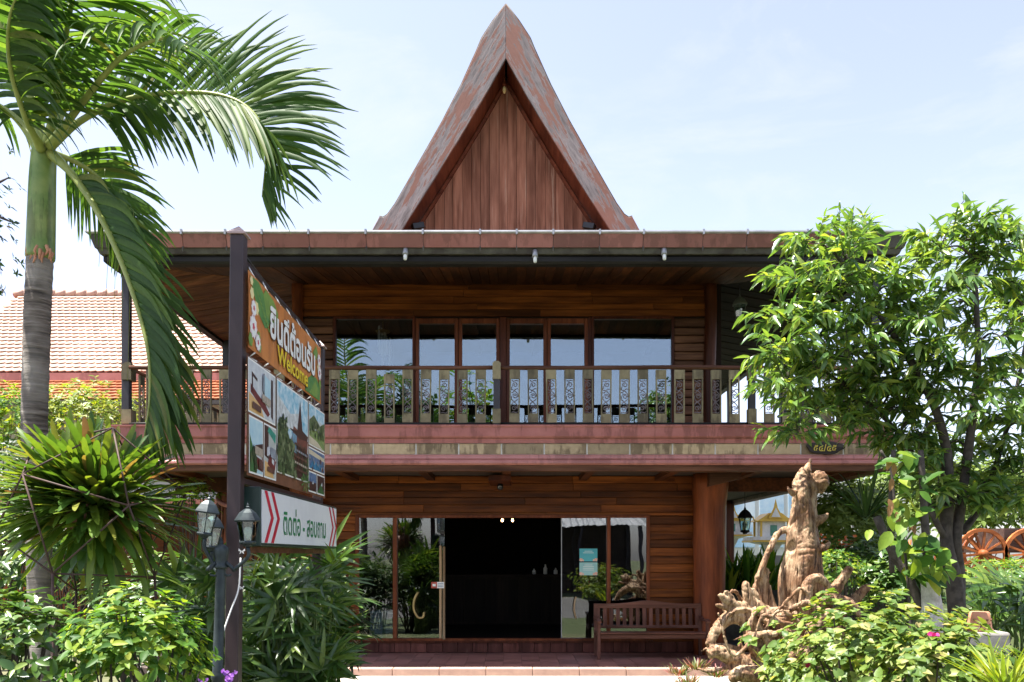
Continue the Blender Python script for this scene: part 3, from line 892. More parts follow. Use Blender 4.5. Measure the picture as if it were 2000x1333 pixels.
# photo banner with its six pictures
M['ph_brown'] = plain('print_brown_ground', (.20,.085,.045), (.14,.06,.03), 4, .45, bmp=0)
b2 = slab('photo_banner', 5.96, 8.46, 2.325, 3.20, SX, .003, M['ph_brown'])
def col(name, c, c2=None, sc=8): 
    if name not in M: M[name] = plain('print_'+name, c, c2 or tuple(k*.5 for k in c), sc*2.2, .45, bmp=0, detail=9, lo=.32, hi=.68)
    return M[name]
def pic(y0, y1, z0, z1, bg, shapes):
    fr_ = flat(b2, 'printed_picture_border', [(y0,z0),(y1,z0),(y1,z1),(y0,z1)], M['p_white'], .0065)
    e = .014; Y = lambda u: lerp(y0+e,y1-e,u); Z = lambda v: lerp(z0+e,z1-e,v)
    flat(b2, 'printed_picture', [(Y(0),Z(0)),(Y(1),Z(0)),(Y(1),Z(1)),(Y(0),Z(1))], bg, .0075)
    for k, (m_, pts) in enumerate(shapes):
        flat(b2, 'printed_shape', [(Y(u),Z(v)) for u, v in pts], m_, .0082+k*.0006)
pale = col('pale_room', (.46,.48,.52), (.66,.68,.70), 5); maroon = col('maroon', (.20,.035,.03)); tan = col('tan', (.62,.36,.14), (.7,.45,.2), 3)
bluew = col('pale_blue', (.35,.55,.66), (.5,.66,.72), 4); dk = col('dark_brown', (.07,.03,.022)); bl = col('sky_blue', (.10,.40,.58), (.70,.78,.84), 7)
gr = col('tree_green', (.02,.05,.015), (.17,.22,.09), 26); gr2 = col('deep_green', (.03,.10,.03), (.06,.16,.05), 10); teal = col('teal', (.04,.36,.27)); navy = col('navy', (.04,.07,.17), (.16,.26,.42), 9); sandy = col('sandy', (.55,.47,.33), (.62,.55,.42), 5)
red_ = col('brick_red', (.22,.07,.045), (.10,.04,.03), 12)
pic(5.97, 6.66, 2.79, 3.19, pale, [(tan, [(0,0),(.55,0),(.42,.22),(0,.36)]), (maroon, [(.06,.38),(.3,.26),(.7,.06),(.78,.14),(.6,.3),(.3,.42),(.06,.55)]), (dk, [(.1,.42),(.14,.42),(.14,.72),(.3,.66),(.3,.72),(.1,.8)]), (bluew, [(.56,.35),(.8,.30),(.8,.85),(.56,.9)]), (dk, [(.83,.1),(.9,.06),(.9,.9),(.83,.9)]), (dk, [(.53,.32),(.56,.32),(.56,.92),(.53,.92)])])
pic(5.99, 6.33, 2.345, 2.77, bluew, [(gr2, [(0,0),(.5,0),(.3,.4),(0,.7)]), (maroon, [(.35,.1),(1,.05),(1,.5),(.45,.45)]), (dk, [(.42,.42),(1,.5),(1,.6),(.42,.52)]), (col('sheet', (.7,.72,.78)), [(.4,.32),(.9,.28),(.95,.42),(.45,.44)])])
pic(6.35, 6.68, 2.345, 2.77, col('grey_room', (.42,.44,.42), (.5,.52,.5), 4), [(dk, [(0,.4),(.35,.35),(.35,1),(0,1)]), (teal, [(.25,.9),(.95,.72),(1,.9),(.4,1)]), (tan, [(.0,0),(.8,0),(.6,.25),(0,.3)]), (maroon, [(.25,.25),(.85,.1),(1,.35),(.45,.5)]), (col('sheet', (.7,.72,.78)), [(.2,.4),(.6,.48),(.5,.62),(.2,.58)]), (pale, [(.6,.3),(.8,.26),(.82,.36),(.62,.4)])])
pic(6.70, 7.72, 2.42, 3.19, bl, [(col('cloud', (.75,.78,.8)), [(0,.45),(.45,.55),(.75,.5),(.75,.8),(.4,.72),(0,.85)]), (gr, [(0,0),(.7,0),(.62,.2),(.45,.35),(.3,.5),(.22,.56),(.12,.6),(0,.52)]), (red_, [(.35,.25),(.95,.1),(1,.5),(.5,.6)]), (dk, [(.36,.55),(.62,.56),(.72,.95),(.80,.6),(1,.56),(.98,.5),(.7,.48)]), (col('house_blue', (.20,.36,.5)), [(.45,.3),(.6,.28),(.6,.5),(.45,.52)]), (dk, [(.6,.0),(1,0),(1,.34),(.6,.4)]), (gr2, [(.8,0),(1,0),(1,.3),(.9,.22)]), (gr, [(0,0),(.62,0),(.5,.18),(.3,.3),(0,.34)])])
pic(7.75, 8.40, 2.79, 3.19, pale, [(bl, [(0,.7),(1,.7),(1,1),(0,1)]), (gr, [(0,.3),(.5,.5),(1,.3),(1,.75),(.7,.6),(.3,.8),(0,.6)]), (col('path_green', (.12,.2,.05), (.28,.36,.14), 20), [(0,.1),(1,0),(1,.35),(.4,.42),(0,.3)]), (sandy, [(0,0),(.9,0),(.5,.14),(0,.2)])])
pic(7.75, 8.40, 2.56, 2.775, navy, [(sandy, [(0,.7),(1,.6),(1,.8),(0,.95)]), (col('pool', (.05,.25,.45)), [(0,0),(.7,0),(.9,.35),(.2,.4)])])
pic(7.75, 8.06, 2.345, 2.545, dk, [(navy, [(0,.5),(1,.5),(1,1),(0,1)]), (pale, [(.4,.4),(.6,.4),(.55,.6)])])
pic(8.08, 8.40, 2.345, 2.545, dk, [(gr2, [(0,0),(1,0),(.5,.6)]), (pale, [(.5,.45),(.7,.45),(.65,.7)])])
for q in range(9):
    a = q*.7
    flat(b2, 'printed_frond', [(7.60,2.42),(7.60+math.cos(a)*.16,2.42+math.sin(a)*.1),(7.60+math.cos(a+.2)*.15,2.42+math.sin(a+.2)*.09)], M['p_green'], .0135+q*.0003)
# finer print: mottled foliage, roof tiers, furniture and light in the pictures
rp = random.Random(8)
def blots(n, y0, y1, z0, z1, cols, r, lift):
    for k in range(n):
        cy, cz = rp.uniform(y0,y1), rp.uniform(z0,z1)
        flat(b2, 'printed_blot', disc(cy,cz,r*rp.uniform(.5,1.3),7,.3,rp.uniform(0,6)), M[rp.choice(cols)], lift+k*.00004)
for nm, c_ in (('f1',(.03,.06,.02)),('f2',(.09,.14,.05)),('f3',(.22,.27,.13)),('f4',(.05,.09,.03)),('w1',(.5,.42,.34)),('w2',(.16,.07,.05)),('w3',(.3,.34,.4))): col(nm, c_)
blots(60, 6.72, 7.25, 2.44, 2.72, ('f1','f2','f3','f4'), .032, .0136)
blots(34, 6.74, 7.0, 2.66, 2.9, ('f1','f2','f3','f4'), .03, .0136)
blots(16, 7.5, 7.7, 2.44, 2.6, ('f1','f2','f4'), .03, .0136)
blots(22, 7.77, 8.38, 2.9, 3.02, ('f1','f2','f4','f3'), .03, .0136)
blots(14, 7.77, 8.38, 2.57, 2.68, ('w3','f1','w2'), .022, .0136)
blots(12, 6.0, 6.15, 2.36, 2.56, ('f1','f2','f4'), .03, .0136)
for k in range(5):                                   # tiers, rails and posts of the pictured house
    z = 2.50+k*.055
    flat(b2, 'printed_line', [(7.22,z),(7.66,z-.012),(7.66,z+.008),(7.22,z+.02)], M[('w2','w1','w2','w3','w2')[k]], .0165+k*.0001)
for k in range(6): flat(b2, 'printed_line', [(7.26+k*.07,2.5),(7.275+k*.07,2.5),(7.275+k*.07,2.74),(7.26+k*.07,2.74)], M[('f1','w2')[k%2]], .0172+k*.0001)
for (a, b, c, d, nm) in ((6.05,6.25,2.83,2.88,'w2'),(6.28,6.5,2.92,2.98,'w1'),(6.1,6.3,2.5,2.56,'w1'),(6.2,6.3,2.4,2.47,'w2'),(6.42,6.6,2.4,2.44,'w2'),(6.5,6.64,2.52,2.6,'w3'),(6.3,6.34,3.0,3.14,'w3')):
    flat(b2, 'printed_shape', [(a,c),(b,c-.01),(b,d-.01),(a,d)], M[nm], .0166)
# cable ties and lashing
for k in range(7):
    y = 6.15+k*.34
    MB().tube([(SX,y,3.26),(-1.985,y+.03,3.235),(SX,y+.05,3.205)], .006, 5).build('cable_tie', M['p_white'], sign)
    MB().tube([(SX,y,3.82),(-1.985,y+.02,3.915)], .005, 5).build('cable_tie', M['p_white'], sign)
MB().tube(crom([(-1.97,6.06,3.95),(-1.94,6.8,3.87),(-1.95,7.6,3.90),(-1.96,8.4,3.84)], 20), .006, 5).build('lashing_wire', M['black'], sign)
# white contact box
M['box_dark'] = plain('box_dark_green_frame', (.012,.03,.024), (.02,.04,.034), 3, .35)
M['box_white'] = plain('box_white_face', (.74,.75,.78), (.70,.71,.74), 1.2, .35, bmp=0, dirt=.06)
CX0, CX1, CY0, CY1, CZ0, CZ1 = -2.03, -1.872, 6.1, 8.72, 1.808, 2.252
bx_ = bevel(box('contact_box', (CX0,CY0,CZ0), (CX1,CY1,CZ1), M['box_dark'], sign), .008)
box('face_panel', (CX1-.002,CY0+.02,CZ0+.025), (CX1+.006,CY1-.02,CZ1-.02), M['box_white'], bx_)
MB().box((CX0,CY0+.05,CZ0-.05),(CX0+.05,CY1-.05,CZ0-.004)).build('support_rail', M['rail'], sign)
M['p_chev'] = plain('print_chevron_red', (.58,.02,.05), rough=.4, bmp=0)
M['p_text_green'] = plain('print_text_green', (.012,.21,.07), rough=.4, bmp=0)
zm = (CZ0+CZ1)/2
def chev(y, w, d):
    z0, z1 = CZ0+.027, CZ1-.022
    flat(bx_, 'printed_chevron', [(y,z0),(y+w,z0),(y+w+d,zm),(y+w,z1),(y,z1),(y+d,zm)], M['p_chev'], .0078, CX1)
chev(6.17,.075,.17); chev(6.34,.075,.17); chev(8.34,.06,.17); chev(8.49,.06,.17)
TH2 = '\u0e15\u0e34\u0e14\u0e15\u0e48\u0e2d - \u0e2a\u0e2d\u0e1a\u0e16\u0e32\u0e21'
letter(bx_, TH2, 6.68, 8.20, 1.905, 2.135, M['p_text_green'], .0085, CX1, .012)
# white butterfly stickers and a loose cable on the near post
for py in (1058, 1148, 1077):
    c = P(471, py, 5.93); s_ = .016 if py != 1077 else .022
    mb = MB(); y = 5.94
    for q in (-1, 1):
        pts = [(0,0),(q*s_,s_*.9),(q*s_*1.1,.1*s_),(q*s_*.5,-.1*s_),(q*s_*.8,-s_*.9),(q*.2*s_,-s_*.6)]
        if q > 0: pts = pts[::-1]
        mb.add([(c.x+a, 5.944+q*.0003, c.z+b) for a, b in pts], [tuple(range(6))])
    mb.build('butterfly_sticker', M['p_white'], sign)
tag(MB().tube(crom([P(470,1090,5.92),P(466,1150,5.9),P(450,1195,5.85),P(434,1245,5.8),P(430,1300,5.75),P(428,1345,5.7)], 26), .006, 6).build('loose_cable', M['p_white']),
    'thin white cable hanging between the brown sign post and lamp post', 'cable')

# ---------------------------------------------------------------- garden lamp post with three lanterns
lamp = thing('garden_lamp', P(420,1333,5.55)*Vector((1,1,0)).length if False else Vector((fx(418,5.55),5.55,GZ)), 'dark green garden lamp post carrying three glass lanterns beside the sign', 'lamp')
M['verdigris'] = plain('lamp_green_black', (.022,.03,.034), (.045,.06,.062), 12, .45, metal=.35)
LD = 5.55
top = P(432,1092,LD); bot = Vector((fx(416,LD),LD,GZ))
mb = MB(); ax = (top-bot); n_ = 14
prof = []
mb.tube([bot+ax*t for t in (0,.05,.051,.3,.55,.56,.575,.585,.80,.99,1)], [.075,.075,.042,.039,.037,.045,.045,.036,.034,.032,.03], 12)
mb.build('post', M['verdigris'], lamp)
hd = MB(); hd.lathe([(.034,-.07),(.05,-.055),(.038,-.04),(.045,.0),(.052,.05),(.05,.075),(.03,.095),(.012,.10),(.016,.115),(.008,.135),(.002,.15)], top, 12); hd.build('head', M['verdigris'], lamp)
def lantern_parts(c, s, tilt, parent, m=None, name='lantern'):
    """hexagonal carriage lantern, c is the base of its glass body; its parts go under one lantern part"""
    m = m or M['verdigris']; ax_ = Vector((math.sin(tilt), 0.0, math.cos(tilt)))
    def L(pr, mm, nm, par, seg=6, sm=False):
        return MB().lathe([(r*s,z*s) for r, z in pr], c, seg, 0, sm, ax=ax_, rot=.3).build(nm, mm, par)
    body = L([(.05,-.16),(.09,-.15),(.12,-.10),(.2,-.08),(.22,-.04),(.20,0),(.05,.001)], m, name, parent)
    L([(.185,.0),(.27,.5),(.26,.5),(.175,.005)], M['glass_lamp'], 'glass', body)
    L([(.33,.50),(.345,.54),(.31,.60),(.22,.74),(.10,.84),(.05,.86),(.06,.90),(.03,.93),(.035,.96),(.012,1.0),(.002,1.06)], m, 'roof', body)
    q = ax_.to_track_quat('Z','Y')
    mbb = MB()
    for k in range(6):
        an = k*math.pi/3+.3
        mbb.tube([c+q@Vector((math.cos(an)*.19*s,math.sin(an)*.19*s,0)), c+q@Vector((math.cos(an)*.275*s,math.sin(an)*.275*s,.52*s))], .013*s, 5)
    mbb.build('cage_bars', m, body)
    L([(.03,.02),(.05,.05),(.06,.12),(.11,.2),(.115,.27),(.08,.35),(.02,.38)], M['white_bulb'], 'bulb', body, 12, True)
    return body
c1 = P(400,1040,LD-.05); c2 = P(414,1066,LD+.22); c3 = P(484,1057,LD-.02)
lantern_parts(c1, .255, .14, lamp); lantern_parts(c2, .245, .06, lamp); lantern_parts(c3, .255, .0, lamp)
for cc, mid in ((c1,(398,1083)),(c2,(415,1098)),(c3,(478,1098))):
    s_ = Vector((0,0,-.04)); b = cc+s_
    a = top+Vector((0,0,-.02)); d = (b-a); d.z = 0; d.normalize()
    pts = crom([a+d*.03, a+d*.09+Vector((0,0,-.05)), (a+b)/2+Vector((0,0,-.10)), b+Vector((0,0,-.07)), b], 16)
    MB().tube(pts, .013, 8).build('arm', M['verdigris'], lamp)
    MB().tube([a+d*.05+Vector((0,0,-.06+.035*math.sin(t*.9)))+d*(.035*math.cos(t*.9)) for t in range(7)], .008, 6).build('scroll', M['verdigris'], lamp)

# ---------------------------------------------------------------- bench
bench = thing('bench', (fx(1279,13.8), 13.85, 0), 'slatted brown wooden bench against the wall right of the entrance', 'bench')
bx0, bx1 = fx(1166,13.72), fx(1384,13.72)
yf, ybk = 13.66, 14.22
def bpart(nm, a, b, m='bench', bv=.008): return bevel(box(nm, a, b, M[m], bench), bv)
for x in (bx0, bx1-.055):
    bpart('leg', (x,yf,0), (x+.055,yf+.055,.62))
    MB().bar((x+.0275,ybk-.02,0),(x+.0275,ybk+.06,.90),.055,.05,up=(0,1,0)).build('leg', M['bench'], bench)
    arm = MB(); pts = crom([(x+.0275,yf-.05,.625),(x+.0275,yf+.1,.655),(x+.0275,yf+.35,.635),(x+.0275,ybk,.67)], 9)
    for p, q_ in zip(pts[:-1], pts[1:]): arm.bar(p, q_, .075, .035)
    arm.build('armrest', M['bench'], bench)
    bpart('side_rail', (x+.008,yf+.055,.35), (x+.047,ybk,.42))
for k in range(5):
    y0 = yf-.02+k*.112
    bpart('seat_slat', (bx0-.01 if k else bx0+.056,y0,.425-.006*k), (bx1+.01 if k else bx1-.056,y0+.098,.45-.006*k), 'bench_x', .006)
bpart('seat_rail', (bx0+.056,yf+.01,.345), (bx1-.056,yf+.045,.42), 'bench_x')
ytop = ybk+.045
crest = MB(); n_ = 18; poly = []
for i in range(n_+1):
    t = i/n_; poly.append((lerp(bx0,bx1,t), .90+.055*math.exp(-((t-.5)/.17)**2)))
poly = [(bx0,.82),(bx1,.82)]+poly[::-1]
bevel(MB().prism(poly, ytop-.02, ytop+.02).build('back_rail', M['bench_x'], bench), .006)
bpart('back_rail', (bx0+.05,ybk-.0,.475), (bx1-.05,ybk+.035,.525), 'bench_x')
for k in range(16):
    x = lerp(bx0+.075, bx1-.075, k/15)
    MB().bar((x,ybk+.018,.50),(x,ytop,.84),.062,.018,up=(0,1,0)).build('back_slat', M['bench'], bench)

# ---------------------------------------------------------------- small things on the house
def spot(px, py, lab):
    c = P(px, py, 12.42); t = thing('spotlight', c, lab, 'lamp', 'spotlights along the eave')
    MB().lathe([(.012,.06),(.034,.055),(.04,.0),(.046,-.06),(.036,-.065),(.03,-.05)], c, 14, ax=Vector((0,.25,1))).build('housing', M['zinc'], t)
    MB().lathe([(.02,-.03),(.026,-.06),(.03,-.10),(.024,-.145),(.004,-.155)], c, 12, ax=Vector((0,.25,1))).build('bulb', M['white_bulb'], t)
    MB().tube([c+Vector((0,.02,.05)), c+Vector((0,.06,.09)), c+Vector((.0,.12,.10))], .012, 6).build('bracket', M['black'], t)
spot(792, 491, 'left spotlight clipped under the front gutter'); spot(1045, 496, 'middle spotlight clipped under the front gutter'); spot(1297, 491, 'right spotlight clipped under the front gutter')
def flood(px, py, lab, s):
    c = P(px, py, 14.0); t = thing('floodlight', c, lab, 'lamp', 'floodlights at the gable foot')
    bevel(MB().bar(c+Vector((-.09*s,-.03,-.03)), c+Vector((.09*s,.05,.03)), .12, .1).build('housing', M['black'], t), .01)
    MB().tube([c+Vector((0,.04,0)), c+Vector((0,.2,-.12)), c+Vector((0,.45,-.3))], .014, 6).build('bracket', M['black'], t)
flood(816, 442, 'black floodlight at the left foot of the gable', 1); flood(1151, 442, 'black floodlight at the right foot of the gable', -1)
c = P(985, 172, 14.2); t = thing('gable_lamp', c, 'small bare bulb hanging in the peak of the gable', 'lamp')
MB().lathe([(.018,.02),(.03,-.0),(.034,-.05),(.022,-.09),(.004,-.1)], c, 12).build('bulb', M['p_cream'], t)
MB().lathe([(.03,.0),(.035,.03),(.02,.07),(.012,.55)], c+Vector((0,0,.02)), 10).build('holder', M['gable_in'], t)
# house-number plaque
c = P(1612, 875, 12.93); t = thing('number_plaque', c, 'dark oval wooden plaque with gold house number on the balcony edge', 'plaque')
pts = []
for k in range(28):
    a = 2*math.pi*k/28; r = 1+.06*math.sin(5*a+1)+.05*math.sin(3*a)
    pts.append((c.x+math.cos(a)*.30*r, c.z+math.sin(a)*.105*r))
M['plaque'] = wood('plaque_wood', (.02,.017,.015), (.06,.05,.045), 'x', .5)
bevel(MB().prism(pts, 12.915, 12.955).build('board', M['plaque'], t), .012)
M['gold'] = plain('gold_paint', (.55,.42,.06), rough=.4, bmp=0)
v2, fs = text_mesh('\u0e55\u0e54/\u0e54\u0e55', .36, .115, .012)
if v2:
    mb = MB(); mb.add([(c.x-.01+a, 12.911, c.z+b) for a, b in v2], fs); mb.build('lettering', M['gold'], t)
# security camera
c = P(977, 950, 14.25); t = thing('security_camera', c, 'small black security camera under the wooden bracket above the entrance', 'camera')
MB().lathe([(.012,.10),(.045,.095),(.05,.07),(.02,.06),(.018,.03)], c, 14).build('mount', M['white'], t)
MB().lathe([(.02,.05),(.05,.035),(.056,-.02),(.05,-.05),(.03,-.07),(.005,-.075)], c, 16, ax=Vector((.1,.6,1))).build('housing', M['black'], t)
MB().lathe([(.03,0),(.028,.006),(.005,.008)], c+Vector((-.005,-.056,-.02)), 14, ax=Vector((0,-1,-.2))).build('lens', M['zinc'], t)
# stickers and notices on the doors
M['teal_paper'] = plain('notice_teal', (.07,.38,.44), (.10,.44,.50), 6, .4, bmp=0); M['teal_pale'] = plain('notice_pale_teal', (.28,.52,.52), (.34,.58,.56), 6, .4, bmp=0)
M['orange_p'] = plain('notice_flower_orange', (.75,.33,.24), (.8,.55,.42), 40, .4, bmp=0)
def vflat(parent, name, x0, z0, x1, z1, y, m):
    mb = MB(); mb.add([(x0,y,z0),(x1,y,z0),(x1,y,z1),(x0,y,z1)], [(0,1,2,3)]); return mb.build(name, m, parent)
YN = YF-.022+.04
for pa, pb, m_, lab in ((1072,1097,M['teal_paper'],'upper teal notice sheet taped to the right sliding door'), (1099,1124,M['teal_pale'],'lower pale teal notice sheet taped to the right sliding door')):
    x0, x1, z0, z1 = fx(1132,YF), fx(1167,YF), fz(pb,YF), fz(pa,YF)
    nt = tag(box('notice', (x0,YN,z0), (x1,YN+.002,z1), m_), lab, 'notice', 'notices on the glass door')
    for k in range(4 if pa > 1080 else 2):
        zz = z1-.05-k*.03
        vflat(nt, 'printed_line', lerp(x0,x1,.2+.08*(k==0)), zz, lerp(x0,x1,.8-.08*(k==0)), zz+.008, YN-.001, M['p_white'])
    for q, (ux, s_) in enumerate(((.08,.04),(.2,.025),(.92,.04),(.8,.028))):
        mb = MB(); cx_, cz_ = lerp(x0,x1,ux), z0+s_*.75
        mb.add([(cx_+math.cos(k*.7)*s_*(.6+.3*(k%2)),YN-.0012-q*.0003,cz_+math.sin(k*.7)*s_*(.6+.3*(k%2))) for k in range(9)], [tuple(range(9))])
        mb.build('printed_flower', M['orange_p'], nt)
x0, x1, z0, z1 = fx(843,YF), fx(868,YF), fz(1149,YF), fz(1137,YF)
st = tag(box('sticker', (x0,YF-.068,z0), (x1,YF-.066,z1), M['p_white']), 'small red and white sticker on the left sliding door handle', 'sticker')
vflat(st, 'printed_red_panel', x0, z0, lerp(x0,x1,.45), z1, YF-.0695, col('sticker_red', (.55,.10,.07)))
for k in range(3): vflat(st, 'printed_line', lerp(x0,x1,.5), lerp(z0,z1,.2+k*.25), lerp(x0,x1,.93), lerp(z0,z1,.3+k*.25), YF-.0695, col('sticker_blue', (.20,.28,.4)))
vflat(st, 'printed_mark', lerp(x0,x1,.1), lerp(z0,z1,.3), lerp(x0,x1,.35), lerp(z0,z1,.7), YF-.0702, M['p_white'])
# cartons behind the left glass
M['carton'] = plain('pale_blue_carton', (.45,.58,.64), (.55,.66,.70), 9, .6); M['tape'] = plain('green_tape', (.25,.42,.33), rough=.4)
for k, (pa, pb) in enumerate(((1232,1249),(1212,1231.5),(1194,1211.5))):
    x0, x1 = fx(723+k,YF+.4), fx(771,YF+.4)
    o = bevel(box('carton', (x0,YF+.32,fz(pb,YF+.36)), (x1,YF+.72,fz(pa,YF+.36)), M['carton']), .004)
    tag(o, ('bottom','middle','top')[k]+' pale blue carton of the stack behind the left glass', 'box', 'cartons behind the glass')
    z0, z1 = fz(pb,YF+.36), fz(pa,YF+.36)
    box('tape', (lerp(x0,x1,.52),YF+.317,z0), (lerp(x0,x1,.66),YF+.3195,z1), M['tape'], o)
    for q in range(3): vflat(o, 'printed_block', lerp(x0,x1,.06+.02*q), lerp(z0,z1,.2+.22*q), lerp(x0,x1,.44), lerp(z0,z1,.32+.22*q), YF+.3185, col('carton_print', (.16,.26,.34)))
    vflat(o, 'printed_block', lerp(x0,x1,.72), lerp(z0,z1,.3), lerp(x0,x1,.95), lerp(z0,z1,.7), YF+.3185, col('carton_print', (.16,.26,.34)))
# reception counter with bottles in the dark room
ct = thing('reception_counter', (0.3,18.6,.19), 'dark wooden reception counter deep inside the entrance', 'counter')
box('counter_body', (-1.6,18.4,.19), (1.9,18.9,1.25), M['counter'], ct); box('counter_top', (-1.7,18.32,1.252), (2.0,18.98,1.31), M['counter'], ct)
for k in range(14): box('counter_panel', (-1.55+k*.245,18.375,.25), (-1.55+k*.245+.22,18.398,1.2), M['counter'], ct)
for k, (px, h_, lab) in enumerate(((1065,.22,'slim bottle on the reception counter'),(1043,.12,'left small white cup on the reception counter'),(1085,.14,'right small white jar on the reception counter'))):
    c = Vector((fx(px,18.6),18.55,1.312))
    tag(MB().lathe([(.03,0),(.045,.01),(.045,h_*.6),(.018,h_*.8),(.016,h_),(.004,h_+.005)], c, 12).build('bottle' if k == 0 else 'jar', M['white']), lab, 'bottle' if k == 0 else 'jar')
M['lit'] = glow('warm_bulb', (1,.55,.22), 9)
for px, lab in ((981,'left warm lit bulb under the entrance ceiling'),(1001,'right warm lit bulb under the entrance ceiling')):
    c = P(px, 1016.5, 16.2); t = thing('ceiling_bulb', c, lab, 'lamp', 'lit bulbs in the entrance')
    MB().lathe([(.01,-.03),(.02,-.018),(.023,.0),(.016,.02),(.008,.03)], c, 12).build('bulb', M['lit'], t)
    MB().lathe([(.016,.04),(.02,.06),(.012,.1),(.008,3.0-c.z)], c, 10).build('holder', M['black'], t)
# glass chandelier behind the upper left window
c = P(748, 655, 15.02); t = thing('chandelier', c, 'hanging glass rod chandelier behind the upper left window', 'chandelier')
M['crystal'] = plain('crystal_rods', (.95,.93,.85), (.9,.88,.8), rough=.08, bmp=0, spec=.9)
for k in range(9):
    a = k*2.4; r = .03+.012*k
    p_ = c+Vector((math.cos(a)*r, math.sin(a)*r, .1*math.sin(k*2.1)))
    MB().tube([p_+Vector((0,0,.06)), p_-Vector((0,0,.38+.1*math.sin(k)))], [.018,.022], 6).build('glass_rod', M['crystal'], t)
MB().tube([c+Vector((0,0,.05)), Vector((c.x,c.y,6.28))], .008, 6).build('stem', M['brass'], t)
MB().lathe([(.12,.05),(.14,.07),(.03,.10)], c, 14).build('plate', M['brass'], t)
# hanging lanterns
M['lantern_old'] = plain('grey_green_lantern', (.12,.13,.105), (.08,.085,.07), 10, .6)
def hang(px, py, D, s, ztop, m, lab):
    c = P(px, py, D); t = thing('hanging_lantern', c, lab, 'lantern')
    lantern_parts(c, s, 0, t, m)
    MB().tube([c+Vector((0,0,s)), Vector((c.x,c.y,ztop))], .008, 6).build('chain', M['black'], t)
hang(1445, 620, 14.6, .42, 6.6, M['lantern_old'], 'grey lantern hanging beneath the upper right eave')
hang(1455, 1036, 15.6, .46, 3.2, M['black'], 'black lantern hanging under the balcony beside the log column')

# ---------------------------------------------------------------- driftwood root sculpture
def driftwood_material():
    m, n, l, p = new_mat('sunbleached_driftwood')
    v, _ = coords(n, l, False)
    a = nz(n, l, vmath(n, l, 'MULTIPLY', v, (24, 24, 3.6)), 1, 9, .72)
    b = nz(n, l, v, 3.0, 4)
    c1 = ramp(n, l, a, [(.40, (.08,.042,.022)), (.46, (.27,.165,.09)), (.55, (.44,.305,.185)), (.66, (.56,.42,.28))])
    l.new(mixc(n, l, ramp(n, l, b, [(.42, (0,0,0)), (.58, (.9,.9,.9))]), c1, mixc(n, l, 1.0, c1, (.52,.36,.26), 'MULTIPLY')), p.inputs['Base Color'])
    p.inputs['Roughness'].default_value = .68
    bump(n, l, a, p, .7, .02)
    return m
drift = thing('driftwood_sculpture', (fx(1560,10.6), 10.6, GZ), 'tall bleached driftwood stump with tangled roots standing before the log column', 'sculpture')
dm = MB()
def dr(pts, rad, D0=10.6, seg=12, jit=.22, flat_=1.0):
    pp = [P(p[0], p[1], D0+(p[2] if len(p) > 2 else 0)) for p in pts]
    n = len(pp)*5; c = crom(pp, n); rr = np.interp(np.linspace(0,1,n), np.linspace(0,1,len(rad)), rad)
    dm.tube(c, list(rr), seg, jit=jit, flat=flat_)
dr([(1580,1275),(1570,1200),(1566,1140),(1568,1080),(1568,1030),(1570,985),(1572,950),(1578,925)], [.27,.22,.24,.225,.175,.165,.16,.08], jit=.35, seg=20)
dr([(1560,955),(1572,925),(1578,912),(1584,896)], [.12,.09,.045,.015], jit=.3)
dr([(1590,945,.1),(1600,930,.1),(1603,945,.1),(1600,965,.1)], [.05,.09,.11,.05], jit=.2)
dr([(1545,1265),(1536,1190),(1540,1120),(1548,1060)], [.16,.12,.12,.08])
dr([(1610,1240),(1600,1150),(1592,1100)], [.16,.12,.08])
dr([(1482,1215,-.2),(1474,1165,-.2),(1488,1110,-.15),(1505,1070,-.1),(1522,1040),(1545,1034)], [.055,.05,.045,.04,.045,.05])
dr([(1545,1290),(1500,1262,-.2),(1462,1215,-.3),(1430,1205,-.35),(1400,1228,-.4),(1384,1262,-.45)], [.16,.13,.12,.10,.075,.055])
dr([(1540,1310,-.2),(1480,1305,-.35),(1430,1285,-.45),(1400,1272,-.5),(1382,1280,-.55)], [.16,.14,.11,.09,.06])
dr([(1470,1225,-.3),(1452,1190,-.35),(1432,1180,-.4),(1412,1168,-.45),(1404,1160,-.45)], [.10,.075,.06,.045,.025])
dr([(1440,1195,-.35),(1425,1165,-.4),(1416,1155,-.45)], [.06,.045,.02]); dr([(1432,1190,-.38),(1410,1185,-.45),(1398,1182,-.5)], [.05,.035,.018])
dr([(1468,1210,-.25),(1462,1170,-.3),(1456,1142,-.3),(1452,1136,-.3)], [.09,.075,.06,.03])
dr([(1530,1262,-.1),(1502,1190,-.1),(1488,1130,-.1),(1500,1112,-.1)], [.14,.12,.10,.06], flat_=.6)
dr([(1535,1250,-.25),(1510,1215,-.3),(1482,1180,-.3),(1470,1150,-.3)], [.1,.085,.07,.03])
dr([(1500,1300,-.4),(1470,1265,-.5),(1462,1230,-.5),(1475,1195,-.45)], [.07,.055,.045,.035])
dr([(1570,1230,-.3),(1572,1180,-.35),(1580,1140,-.35),(1600,1130,-.35),(1622,1150,-.35)], [.11,.085,.075,.06,.05])
dr([(1590,1215),(1620,1165,-.2),(1640,1140,-.25),(1662,1108,-.3)], [.12,.09,.075,.05])
dr([(1600,1180,-.2),(1640,1170,-.3),(1668,1185,-.3),(1680,1205,-.3)], [.085,.06,.055,.035])
dr([(1600,1230,-.2),(1650,1190,-.2),(1690,1150,-.2),(1698,1142,-.2)], [.09,.075,.06,.03])
dr([(1590,1280,-.3),(1640,1250,-.4),(1680,1245,-.4)], [.14,.1,.05])
dr([(1570,1290,-.4),(1590,1230,-.5),(1610,1200,-.5),(1640,1195,-.5)], [.1,.08,.06,.04])
dr([(1540,1335,-.4),(1480,1320,-.5),(1440,1318,-.6),(1432,1335,-.6)], [.16,.13,.11,.05])
